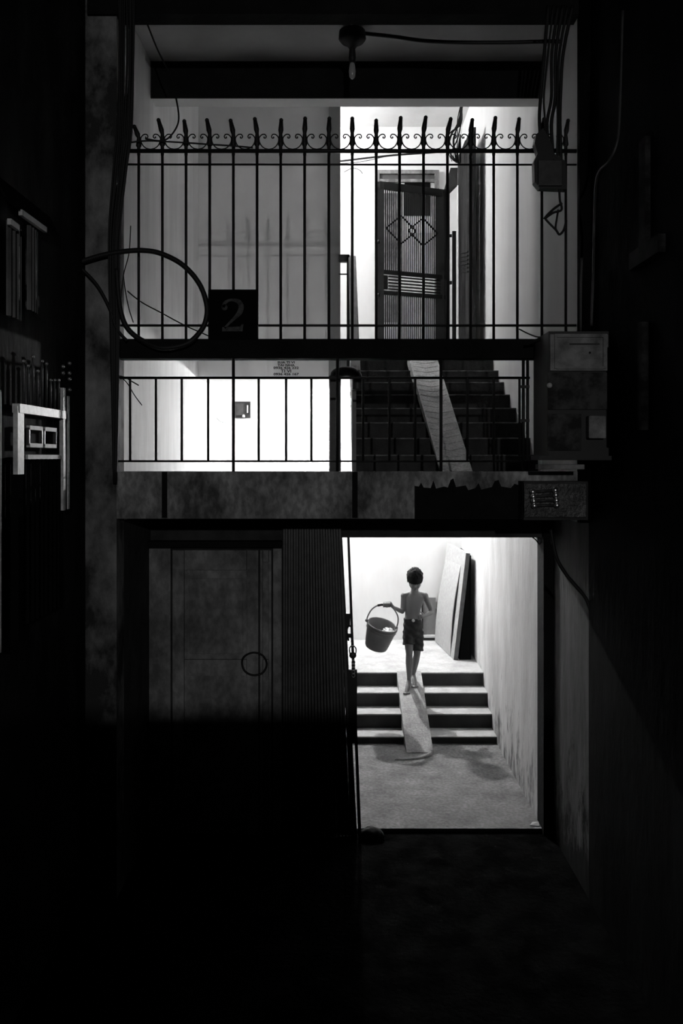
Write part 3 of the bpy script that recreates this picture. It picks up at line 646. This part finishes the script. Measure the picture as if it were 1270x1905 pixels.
# ------------------------------------------------------------------ boards leaning in the corner of the entrance platform
PZ = 0.527
def lean_board(name, nb, nt_, fb, ft, th, bow, m, label, edge=None):
    # board given by its near/far bottom/top corners, thickness th behind it, bowed outwards in the middle
    o = thing(name, ((nb + fb) / 2).to_tuple(), label, 'board'); n = 8
    nr = (fb - nb).cross(nt_ - nb).normalized()
    if nr.x < 0: nr = -nr
    vs = []; fs = []
    for i in range(n + 1):
        t = i / n; out = -nr * bow * math.sin(PI * t)
        a = nb.lerp(nt_, t) + out; b = fb.lerp(ft, t) + out; vs += [a, b, b + nr * th, a + nr * th]
    for i in range(n):
        k = 4 * i
        for j in range(4): fs.append((k + j, k + (j + 1) % 4, k + 4 + (j + 1) % 4, k + 4 + j))
    fs += [(0, 1, 2, 3), (4 * n + 3, 4 * n + 2, 4 * n + 1, 4 * n)]
    mb = MB(); mb.add(vs, fs); low = min(v.z for v in mb.v)
    for v in mb.v: v.z += PZ - low
    part('panel', mb, m, o)
    if edge:
        e = MB(); sh = Vector((0, -0.01, PZ - low)); e.hexa([nb + sh, nb + nr * th + sh, nb + nr * th + Vector((0, 0, PZ - low)), nb + Vector((0, 0, PZ - low))], [nt_ + sh, nt_ + nr * th + sh, nt_ + nr * th + Vector((0, 0, PZ - low)), nt_ + Vector((0, 0, PZ - low))]); part('edge_strip', e, edge, o)
    return o
lean_board('thick_board', P(843.5, 1228, 10.44), P(866.5, 1030, 10.44), P(811, 1192, 11.5), P(831, 1012, 11.5), 0.05, 0, M_board, 'tall thick pale board with a dark edge leaning by the stained wall', M_edge)
lean_board('thin_board', P(837, 1222, 10.62), P(856.5, 1054, 10.62), P(808.5, 1192, 11.48), P(829, 1038, 11.48), 0.008, 0.03, M_board, 'shorter thin bowed board leaning on the tall thick board')
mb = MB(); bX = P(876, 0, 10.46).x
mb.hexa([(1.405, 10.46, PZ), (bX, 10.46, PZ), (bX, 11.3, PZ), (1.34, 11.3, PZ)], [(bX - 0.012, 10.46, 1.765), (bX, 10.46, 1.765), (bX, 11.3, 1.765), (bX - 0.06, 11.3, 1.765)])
solo('shade_gap_wedge', mb, M_plaque, 'black wedge filling the shaded gap between the thick board and wall', 'panel', (1.46, 10.9, PZ))  # solid wedge added so the shade behind the board reads black
# framed panel standing against the back wall behind the child
fp = thing('framed_panel', P(800, 1190, 11.56), 'grey framed panel standing against the back wall behind the child', 'panel')
f0, f1 = P(784, 0, 11.56).x, P(814, 0, 11.56).x; fz0, fz1 = PZ, P(0, 1112, 11.56).z
part('panel', MB().box(f0 + 0.02, f1 - 0.025, 11.57, 11.59, fz0 + 0.03, fz1), M_plastic, fp)
part('frame', MB().box(f1 - 0.025, f1, 11.55, 11.595, fz0, fz1 - 0.15), M_iron, fp); part('frame', MB().box(f0, f0 + 0.02, 11.55, 11.595, fz0, fz1), M_iron, fp)
part('frame', MB().box(f0 + 0.02, f1 - 0.025, 11.55, 11.595, fz0, fz0 + 0.03), M_iron, fp)
part('pale_strip', MB().box(f0 + 0.02, f1 - 0.025, 11.555, 11.57, fz0 + 0.035, fz0 + 0.07), M_white, fp)

# ------------------------------------------------------------------ the child
def remesh(mb, voxel, smooth, name):
    me = mb.mesh(name); o = bpy.data.objects.new(name, me); COL.objects.link(o)
    r = o.modifiers.new('r', 'REMESH'); r.mode = 'VOXEL'; r.voxel_size = voxel; r.use_smooth_shade = True
    s = o.modifiers.new('s', 'SMOOTH'); s.factor = 0.5; s.iterations = smooth
    dg = bpy.context.evaluated_depsgraph_get(); me2 = bpy.data.meshes.new_from_object(o.evaluated_get(dg))
    bpy.data.objects.remove(o); bpy.data.meshes.remove(me); me2.name = name
    me2.polygons.foreach_set('use_smooth', [True] * len(me2.polygons))
    return me2
B = MB()
Rx = lambda a: Matrix.Rotation(a, 3, 'X')
headC = P(771.5, 1077, 9.53); bow = Rx(math.radians(22))     # head bowed towards the steps
def H(x, y, z): return headC + bow @ Vector((x, y, z))        # head frame: -y is the face, z up
B.ball(H(0, 0.008, 0.022), (0.079, 0.094, 0.090), 20, 14, bow)        # cranium
B.ball(H(0, -0.022, -0.040), (0.067, 0.068, 0.072), 18, 12, bow); B.ball(H(0, -0.03, -0.072), (0.050, 0.052, 0.045), 18, 12, bow)      # face
B.ball(H(0, -0.058, -0.098), (0.024, 0.022, 0.018), 12, 8, bow)       # chin
B.ball(H(0, -0.092, -0.043), (0.011, 0.016, 0.014), 10, 8, bow)       # nose tip
B.capsule(H(0, -0.078, -0.012), 0.008, H(0, -0.090, -0.040), 0.010, 8)
for s in (-1, 1):
    B.ball(H(s * 0.030, -0.066, -0.052), (0.022, 0.02, 0.022), 10, 8, bow)    # cheeks
    B.ball(H(s * 0.026, -0.070, 0.000), (0.022, 0.012, 0.008), 10, 8, bow)    # brow
    B.ball(H(s * 0.077, 0.012, -0.02), (0.009, 0.020, 0.030), 10, 8, bow)     # ears
    B.ball(H(s * 0.010, -0.083, -0.074), (0.014, 0.008, 0.006), 8, 6, bow)    # lips
neckB = P(771, 1106, 9.60); B.capsule(H(0, 0.012, -0.055), 0.040, neckB, 0.043)
TR = [(768, 1183, .060, .055), (768, 1176, .086, .070), (768, 1168, .095, .074), (767.5, 1160, .092, .071), (767, 1150, .086, .066), (767, 1141, .082, .062), (768, 1132, .087, .063), (769.5, 1123, .097, .067), (770.5, 1115, .106, .066), (771, 1109, .104, .058), (771, 1104.5, .082, .050), (771, 1101, .050, .044)]
B.loft([(P(a, b, 9.61), c, d) for a, b, c, d in TR])
shL, shR = P(751, 1108.5, 9.61), P(790.5, 1108.5, 9.61)       # as seen: towards the bucket, away from it
for p in (shL, shR):
    B.capsule(P(771, 1103, 9.61), 0.030, p, 0.032); B.ball(p, 0.036, 14, 10)
elL = P(748, 1138, 9.60); wrL = P(731, 1129.5, 9.45)
B.capsule(shL, 0.033, shL.lerp(elL, 0.5), 0.028); B.capsule(shL.lerp(elL, 0.5), 0.028, elL, 0.024); B.capsule(elL, 0.024, elL.lerp(wrL, 0.3), 0.025); B.capsule(elL.lerp(wrL, 0.3), 0.025, wrL, 0.017)
elR = P(803, 1139, 9.63); wrR = P(789, 1146, 9.47)
B.capsule(shR, 0.033, shR.lerp(elR, 0.5), 0.028); B.capsule(shR.lerp(elR, 0.5), 0.028, elR, 0.024); B.capsule(elR, 0.026, elR.lerp(wrR, 0.3), 0.026); B.capsule(elR.lerp(wrR, 0.3), 0.026, wrR, 0.017)
# hand on the bucket handle: bar runs along x through grip
grip = P(718, 1125.5, 9.42)
palm = grip + Vector((0.012, 0.012, 0.022))
B.capsule(wrL, 0.017, palm + Vector((0.03, 0.004, -0.004)), 0.020); B.ball(palm, (0.040, 0.026, 0.017), 12, 8)
for i, (lx, ln) in enumerate(((0.036, 0.9), (0.016, 1.0), (-0.004, 0.96), (-0.023, 0.8))):
    k0 = grip + Vector((lx, 0.006, 0.024)); k1 = grip + Vector((lx - 0.003, -0.022 * ln, 0.016)); k2 = grip + Vector((lx - 0.004, -0.024 * ln, -0.012)); k3 = grip + Vector((lx - 0.003, -0.002, -0.021))
    B.capsule(k0, 0.0095, k1, 0.0095, 8); B.capsule(k1, 0.0095, k2, 0.009, 8); B.capsule(k2, 0.009, k3, 0.008, 8)
t0 = palm + Vector((0.028, 0.016, -0.010)); t1 = grip + Vector((0.030, 0.024, -0.014)); t2 = grip + Vector((0.008, 0.010, -0.026))
B.capsule(t0, 0.011, t1, 0.0095, 8); B.capsule(t1, 0.0095, t2, 0.008, 8)
# the other hand, loosely curled before the belly
hd = (P(782, 1147.5, 9.44) - wrR).normalized(); pm = wrR + hd * 0.035
B.capsule(wrR, 0.017, pm, 0.02); B.ball(pm, (0.026, 0.016, 0.026), 12, 8)
upv = Vector((0, 0, 1))
for i, ln in enumerate((0.9, 1.0, 0.95, 0.78)):
    k0 = pm + hd * 0.018 + upv * (0.021 - 0.0145 * i); k1 = k0 + (hd * 0.026 + Vector((0, 0.002, -0.004))) * ln; k2 = k1 + (hd * 0.012 + Vector((0, 0.016, -0.006))) * ln; k3 = k2 + Vector((0.006, 0.014, -0.002)) * ln
    B.capsule(k0, 0.0085, k1, 0.008, 8); B.capsule(k1, 0.008, k2, 0.0075, 8); B.capsule(k2, 0.0075, k3, 0.0065, 8)
k0 = wrR + hd * 0.015 + upv * 0.016; k1 = k0 + Vector((-0.014, -0.012, 0.022)); B.capsule(k0, 0.010, k1, 0.009, 8); B.capsule(k1, 0.009, k1 + Vector((-0.018, -0.002, 0.012)), 0.0075, 8)
# legs
hipL, hipR = P(760, 1174, 9.62), P(777, 1174, 9.63)
knL, anL = P(761, 1216, 9.55), P(760.5, 1264, 9.64)
knR, anR = P(775.5, 1217, 9.60), P(768.5, 1255, 9.74)
for hp, kn, an in ((hipL, knL, anL), (hipR, knR, anR)):
    B.capsule(hp, 0.060, hp.lerp(kn, 0.55), 0.052); B.capsule(hp.lerp(kn, 0.55), 0.052, kn, 0.038)
    cf = kn.lerp(an, 0.32) + Vector((0, 0.012, 0)); B.capsule(kn, 0.037, cf, 0.039); B.capsule(cf, 0.039, an, 0.022)
def foot(an, dx, d_toe, lift=0.0):
    heel = Vector((an.x + 0.004, an.y + 0.035, RZ(an.y + 0.035) + 0.024 + lift)); toe = Vector((an.x + dx, d_toe, RZ(d_toe) + 0.020 + lift * 0.3))
    B.capsule(an, 0.024, heel, 0.024); mid = heel.lerp(toe, 0.55) + Vector((0, 0, 0.012)); B.capsule(an - Vector((0, 0, 0.01)), 0.024, mid, 0.026); B.capsule(heel, 0.024, mid, 0.026)
    B.capsule(mid, 0.026, toe + Vector((0, 0.03, 0.004)), 0.022)
    for i in range(5):
        o = (i - 2) * 0.0135; B.capsule(toe + Vector((o * 0.9, 0.03, 0)), 0.010, toe + Vector((o * 1.15, 0.004 * abs(i - 1), -0.002)), 0.0095 if i else 0.011, 8)
foot(anL, -0.035, 9.50); foot(anR, 0.006, 9.60)
basep = Vector((anL.x, 9.6, RZ(9.6)))
body = link('person', remesh(B, 0.0042, 7, 'person'), M_skin, None, (0, 0, 0))
tag(body, 'bare-chested child in dark shorts walking down the ramp, swinging a bucket', 'person')
# hair: a cap over the cranium with a fringe
hb = MB()
hb.ball(H(0, 0.014, 0.036), (0.088, 0.102, 0.082), 24, 16, bow)
hb.ball(H(0, 0.052, -0.008), (0.076, 0.056, 0.070), 18, 12, bow)
for i in range(15):          # fringe
    a = (i - 7) / 7.0; x = 0.070 * a
    hb.capsule(H(x * 0.9, -0.066 + 0.040 * a * a, 0.050), 0.020, H(x, -0.094 + 0.052 * a * a, 0.002 - 0.010 * (i % 2) - 0.010 * a * a), 0.010, 8)
for s_ in (-1, 1):           # over the ears
    for j in range(4): hb.capsule(H(s_ * 0.076, -0.022 + 0.024 * j, 0.03), 0.013, H(s_ * 0.076, -0.020 + 0.024 * j, -0.012 - 0.007 * j), 0.008, 8)
for i in range(40):          # tufts
    a = random.uniform(0, 2 * PI); t = random.uniform(0.1, 1.3); p = Vector((0.086 * math.sin(t) * math.cos(a), 0.100 * math.sin(t) * math.sin(a), 0.080 * math.cos(t)))
    hb.capsule(H(p.x * 0.97, p.y * 0.97 + 0.014, p.z * 0.97 + 0.036), 0.012, H(p.x * 1.06, p.y * 1.05 + 0.004, p.z * 1.03 + 0.032), 0.004, 6)
ho = link('hair', remesh(hb, 0.004, 2, 'hair'), M_hair, body)
for s in (-1, 1):
    part('eye', MB().ball(H(s * 0.028, -0.079, -0.014), (0.012, 0.006, 0.005), 10, 8, bow), M_hair, body)
part('mouth', MB().ball(H(0, -0.0885, -0.0745), (0.017, 0.003, 0.0025), 10, 6, bow), M_short, body)
# shorts
sb = MB()
SR = [(768, 1186, .060, .058), (768, 1179, .100, .080), (768, 1170, .106, .086), (767.5, 1160, .103, .083), (767, 1153, .097, .078), (767, 1149.5, .093, .075)]
sb.loft([(P(a, b, 9.615), c, d) for a, b, c, d in SR])
for hp, kn, f in ((hipL, knL, 0.60), (hipR, knR, 0.84)):
    q = hp.lerp(kn, f); pts = [hp.lerp(q, i / 6) for i in range(7)]
    sb.tube(pts, [0.066 + 0.003 * i / 6 for i in range(7)], 18)
me = remesh(sb, 0.005, 2, 'shorts')
for v in me.vertices:     # soft cloth folds
    v.co += v.normal * 0.003 * math.sin(v.co.z * 90 + v.co.x * 60)
so = link('shorts', me, M_short, body); so['label'] = 'dark knee-length shorts'
part('button', MB().tube([P(768.5, 1154.5, 9.525), P(768.5, 1154.5, 9.545)], 0.017, 14), M_white, so, label='pale round button')

# ------------------------------------------------------------------ bucket
bc = P(711, 1163, 9.42); axis_t = Euler((math.radians(14), math.radians(15), 0)).to_matrix()   # tipped towards us and to the child
Rb, Hb = 0.160, 0.265
bk = thing('bucket', bc + axis_t @ Vector((0, 0, -Hb)), 'grey plastic bucket swinging from the hand of the child', 'bucket')
prof = [(0.002, -Hb + 0.012), (0.112, -Hb + 0.012), (0.128, -Hb + 0.06), (Rb - 0.008, -0.012), (Rb - 0.006, 0.004), (Rb, 0.010), (Rb + 0.010, 0.006), (Rb + 0.011, -0.014), (Rb + 0.002, -0.018), (Rb - 0.001, -0.045), (0.136, -Hb + 0.075), (0.124, -Hb + 0.015), (0.117, -Hb), (0.002, -Hb)]
part('pail', MB().lathe(prof, bc, 40, axis_t), M_plastic, bk)
part('rim_band', MB().lathe([(Rb + 0.004, -0.022), (Rb + 0.005, -0.05), (Rb + 0.001, -0.052), (Rb, -0.022)], bc, 40, axis_t, close=False), M_plastic, bk)
hpts = PP([(682, 1154, 9.40), (684, 1146, 9.41), (691, 1134, 9.42), (702, 1126.5, 9.42), (714, 1124.5, 9.42), (724, 1126.5, 9.42), (733, 1134, 9.43), (739.5, 1146, 9.43), (740, 1158, 9.43), (737, 1168, 9.43)])
part('handle', MB().tube(spline(hpts, 6), 0.0075, 10), M_plastic, bk)
part('grip', MB().tube(PP([(702, 1126.3, 9.42), (710, 1125, 9.42), (718, 1125.2, 9.42), (726, 1127.5, 9.42)]), 0.0125, 10), M_rubber, bk)
for p in (hpts[0], hpts[-1]): part('lug', MB().ball(p, 0.018, 10, 8), M_plastic, bk)
wc = MB(); c = bc + axis_t @ Vector((0.075, -0.02, -0.055)); wc.ball(c, (0.068, 0.075, 0.04), 16, 10)
for i, v in enumerate(wc.v): v += Vector((0.012 * math.sin(i * 1.7), 0.010 * math.sin(i * 2.3), 0.014 * math.sin(i * 0.9)))
solo('wet_cloth', wc, M_white, 'crumpled white cloth lying in the bucket', 'cloth', c)

# ------------------------------------------------------------------ meter cabinet and fittings on the alley corner
KD = 5.45
mc = thing('meter_cabinet', P(1075, 850, KD), 'tall grey electricity meter cabinet hung on the alley corner', 'cabinet')
kx0, kx1 = P(1021, 0, KD).x, P(1130, 0, KD).x
part('body', MB().box(kx0, kx1 + 0.02, KD + 0.01, FD - 0.01, P(0, 850, KD).z, P(0, 616, KD).z), M_iron, mc)
up = part('upper_door', MB().box(kx0 + 0.005, kx1, KD - 0.01, KD + 0.008, P(0, 690, KD).z, P(0, 622, KD).z), M_box, mc, bevel=0.004)
for b in ((1030, 1127, 622, 628), (1030, 1034, 628, 686), (1120, 1126, 628, 686), (1034, 1120, 682, 687)):
    part('door_rim', MB().box(P(b[0], 0, KD).x, P(b[1], 0, KD).x, KD - 0.022, KD - 0.01, P(0, b[3], KD).z, P(0, b[2], KD).z), M_box, up)
part('slot', MB().box(P(1058, 0, KD).x, P(1114, 0, KD).x, KD - 0.014, KD - 0.009, P(0, 642, KD).z, P(0, 639, KD).z), M_iron, up)
part('screw', MB().tube([P(1097, 656, KD - 0.014), P(1097, 656, KD - 0.005)], 0.007, 8), M_iron, up)
dk = mat('meter_cabinet_dark', 0.05, 0.8, dark=0.008, scale=7, contrast=(0.42, 0.6))
part('middle_door', MB().box(kx0 - 0.01, kx1, KD - 0.005, KD + 0.008, P(0, 762, KD).z, P(0, 693, KD).z), dk, mc, bevel=0.004)
part('lower_door', MB().box(kx0 - 0.01, P(1081, 0, KD).x, KD - 0.005, KD + 0.008, P(0, 838, KD).z, P(0, 770, KD).z), dk, mc, bevel=0.004)
part('side_meter', MB().box(P(1090, 0, KD).x, P(1122, 0, KD).x, KD - 0.06, KD + 0.008, P(0, 816, KD).z, P(0, 774, KD).z), M_box, mc, bevel=0.008)
part('shelf', MB().box(P(1000, 0, KD).x, P(1135, 0, KD).x, KD - 0.05, KD + 0.2, P(0, 856, KD).z, P(0, 848, KD).z), M_iron, mc)
part('bracket', MB().bar(P(980, 640, 5.8), P(1030, 622, 5.6), 0.02, 0.02), M_iron, mc)
part('knob', MB().ball(P(1022, 717, KD - 0.02), 0.017, 10, 8), M_pale, mc)
solo('ledge_board', MB().box(P(998, 0, 5.6).x, P(1084, 0, 5.6).x, 5.56, 5.64, P(0, 873, 5.6).z, P(0, 864, 5.6).z), M_box, 'pale strip of board under the meter cabinet', 'board', P(1040, 873, 5.6), bevel=0.004)
M_shine = mat('bright_metal', 0.95, 0.33, 0.05, 8, metal=1.0)
vp = thing('vent_panel', P(1030, 962, 5.7), 'shiny metal vent panel with round-ended bars under the meter cabinet', 'vent')
part('plate', MB().box(P(975, 0, 5.7).x, P(1090, 0, 5.7).x, 5.70, 5.72, P(0, 962, 5.7).z, P(0, 900, 5.7).z), mat('crumpled_metal', 0.12, 0.35, dark=0.04, scale=9, metal=0.5, bump=0.8), vp, bevel=0.003)
part('plate_back', MB().box(P(975, 0, 5.7).x, P(1095, 0, 5.7).x, 5.72, FD, P(0, 968, 5.7).z, P(0, 896, 5.7).z), M_black, vp)
for i, (ya, yb) in enumerate(((912, 915), (921, 924), (931, 932), (940, 941))):
    m2 = MB(); a = P(990 + i, yb, 5.68); b = P(1032 + i, ya, 5.68); m2.tube([a, b], 0.0085, 10)
    o = part('bar', m2, M_iron2, vp)
    for q in (a, b): part('bar_end', MB().ball(q + Vector((0, -0.006, 0)), 0.019, 16, 12), M_shine, o)
jb = thing('junction_box', P(1020, 350, 5.82), 'battered black junction box fixed where the tall fence meets the alley corner', 'junction box')
mb = MB().prism(PP([(997, 250, 5.82), (1010, 238, 5.82), (1024, 262, 5.82), (1030, 285, 5.82), (1052, 300, 5.82), (1054, 352, 5.82), (1004, 350, 5.82), (994, 338, 5.82), (993, 300, 5.82), (1000, 285, 5.82), (994, 266, 5.82)]), (0, 0.07, 0))
part('housing', mb, M_iron, jb); part('cover', MB().box(P(1001, 0, 5.8).x, P(1046, 0, 5.8).x, 5.80, 5.82, P(0, 345, 5.8).z, P(0, 297, 5.8).z), M_iron2, jb, bevel=0.005)
for i in range(6):
    q = random.uniform; part('cable', MB().tube(spline(PP([(1008 + i * 7, 300, 5.83), (1004 + i * 8 + q(-4, 4), 230, 5.84), (1006 + i * 8 + q(-4, 4), 180, 5.85), (1012 + i * 7, 100, 5.85), (1020 + i * 9, 10, 5.85)]), 6), q(0.006, 0.012), 7), M_rubber, jb)
cable('looped_cable', PP([(1040, 352, 5.84), (1041, 372, 5.84), (1044, 390, 5.84), (1028, 396, 5.84), (1012, 407, 5.84), (1028, 390, 5.84), (1045, 378, 5.84)]), 0.008, 'kinked black cable loop below the junction box, upper one')
cable('looped_cable', PP([(1012, 405, 5.86), (1022, 416, 5.86), (1034, 428, 5.86), (1040, 436, 5.86), (1048, 428, 5.86), (1053, 410, 5.86)]), 0.008, 'hanging black cable bight below the junction box, lowest one')
cable('looped_cable', PP([(1038, 390, 5.85), (1035, 408, 5.85), (1033, 424, 5.85), (1036, 432, 5.85)]), 0.007, 'short upright cable between the kinked loop and the hanging bight')
cable('fence_wire', PP([(965, 612, 5.93), (985, 622, 5.93), (1003, 627, 5.92), (1020, 622, 5.9)]), 0.005, 'thin wire from the fence foot to the meter cabinet')
cable('corner_cable', PP([(1158, 20, 5.05), (1152, 220, 5.05), (1146, 270, 5.05), (1132, 300, 5.1), (1110, 330, 5.3), (1105, 420, 5.5), (1103, 520, 5.43), (1100, 606, 5.43)]), 0.008, 'long black cable running down the dark alley corner', m=M_iron2)
cable('corner_cable', PP([(1082, 480, 5.7), (1080, 560, 5.7), (1081, 620, 5.7)]), 0.010, 'short black cable behind the meter cabinet top', m=M_iron2)
cable('porch_cable', PP([(1024, 985, 5.9), (1034, 1035, 5.9), (1052, 1068, 5.9), (1072, 1092, 5.9), (1090, 1115, 5.9), (1102, 1150, 5.9)]), 0.012, 'black cable drooping across the porch wall beside the doorway')
# stack of small fittings on the dark alley wall
M_dim = mat('sooty_board', 0.03, 0.9, dark=0.006, scale=6, contrast=(0.42, 0.62), spec=0.1)
wp = thing('wall_panel', (1.65, 4.7, P(0, 485, 4.7).z), 'dim sooty board fixed on the dark alley wall', 'panel')
part('panel', MB().box(1.62, 1.66, 4.50, 4.95, P(0, 485, 4.7).z, P(0, 452, 4.7).z), M_dim, wp)
part('upright', MB().box(1.63, 1.66, 4.72, 4.82, P(0, 452, 4.7).z, P(0, 250, 4.7).z), M_dim, wp)
solo('drain_pipe', MB().tube([(1.63, 4.75, P(0, 800, 4.75).z), (1.63, 4.75, P(0, 600, 4.75).z)], 0.03, 10), M_dim, 'dim length of pipe on the dark alley wall beside the meter cabinet', 'pipe', (1.63, 4.75, P(0, 800, 4.75).z))

# ------------------------------------------------------------------ neighbour's gate, shutters and canopy on the alley side
GX = -1.675
def A(px, py, x=GX):     # pixel -> point on the plane X = x
    d = x * F / (px - VX); return Vector((x, d, ZC - (py - VY) * d / F))
ng = thing('alley_gate', (GX, 5.0, 2.3), 'pale framed iron gate with spikes on the neighbouring alley wall', 'gate')
y0, y1 = A(30, 0).y, A(117, 0).y; zt = A(30, 755).z
M_gate = mat('pale_gate_paint', 0.62, 0.5, dark=0.35, scale=25)
def ay(px): return A(px, 0).y
part('top_rail', MB().box(GX - 0.02, GX + 0.02, y0, y1, zt - 0.035, zt + 0.012), M_gate, ng)
part('stile', MB().box(GX - 0.008, GX + 0.016, y0 - 0.02, y0 + 0.07, 2.85, zt), M_gate, ng)
part('stile', MB().box(GX - 0.008, GX + 0.016, y1 - 0.04, y1, 2.62, zt + 0.15), M_gate, ng)
part('hinge_post', MB().box(GX - 0.03, GX, y1 + 0.10, y1 + 0.13, 2.62, zt + 0.11), M_gate, ng)
part('stile', MB().box(GX - 0.02, GX + 0.02, y0 - 0.02, y0 + 0.05, 2.0, 2.85), M_sheet, ng)  # lower length near black: shade on the gate foot put into colour
part('middle_rail', MB().box(GX - 0.01, GX + 0.015, y0 + 0.13, y1 - 0.09, A(70, 850).z - 0.012, A(70, 850).z + 0.012), M_pale, ng)
for k in range(9):
    y = y0 + 0.1 + (y1 - y0 - 0.18) * k / 8
    part('bar', MB().box(GX - 0.008, GX + 0.008, y - 0.005, y + 0.005, 2.05, A(70, 850).z - 0.012), M_sheet, ng)
    hz = zt + random.uniform(0.16, 0.30)
    part('spike', MB().tube([(GX, y, zt), (GX, y, hz - 0.05), (GX, y, hz)], [0.006, 0.007, 0.003], 7), M_iron2, ng)
    part('spike_ball', MB().ball((GX, y, hz - 0.01), 0.010, 8, 6), M_metal, ng)
for za, zb_ in ((A(70, 797).z, A(70, 829).z),):
    ym = (y0 + y1) / 2 + 0.01
    for ya, yb in ((ym - 0.22, ym - 0.02), (ym + 0.02, ym + 0.22)):
        for z in (za, zb_): part('fret_bar', MB().box(GX - 0.008, GX + 0.012, ya, yb, z - 0.011, z + 0.011), M_pale, ng)
        for y in (ya, yb): part('fret_bar', MB().box(GX - 0.008, GX + 0.010, y - 0.008, y + 0.008, zb_, za), M_iron2, ng)
for px, py in ((117, 682), (117, 694), (129, 676), (129, 694), (129, 705), (129, 725)): 
    part('stud', MB().ball(A(px, py), 0.012, 8, 6), M_metal, ng)
cable('white_pole', [(-1.655, 4.22, 2.0), (-1.655, 4.22, 2.6), (-1.655, 4.22, 3.20), (-1.66, 4.22, 3.235)], 0.022, 'white rounded pole before the alley gate', m=M_gate, cat='pole')
cn = thing('alley_canopy', (-1.6, 5.0, 4.2), 'small sloping canopy over the neighbouring alley window', 'canopy')
part('front_edge', MB().bar(A(38, 395, -1.66), A(84, 428, -1.66), 0.02, 0.03), M_pale, cn)
part('front_edge', MB().bar(A(17, 412, -1.66), A(33, 424, -1.66), 0.02, 0.03), M_pale, cn)
mb = MB(); p0, p1 = A(10, 372, -1.66), A(112, 448, -1.66)
mb.prism([p0, p1, Vector((-1.72, p1.y, p1.z + 0.12)), Vector((-1.72, p0.y, p0.z + 0.12))], (0, 0, 0.02)); part('sheet', mb, M_sheet, cn)
for pa, pb, ya, yb, lab in ((17, 42, 418, 592, 'faded grey cloth strip hanging under the alley canopy, wider one'), (55, 72, 425, 580, 'faded grey cloth strip hanging under the alley canopy, narrower one')):
    mb = MB(); a, b = ay(pa), ay(pb); n = 10; pts = []
    za = A((pa + pb) / 2, ya).z; zb_ = A((pa + pb) / 2, yb).z
    for i in range(n + 1): pts.append(Vector((-1.69 + 0.012 * math.sin(i * 1.9), a + (b - a) * i / n, za)))
    q = [p + Vector((0.008, 0, 0)) for p in reversed(pts)]
    mb.prism(pts + q, (0.0, 0.0, zb_ - za)); solo('hanging_cloth', mb, M_cloth, lab, 'cloth', (-1.69, (a + b) / 2, zb_))
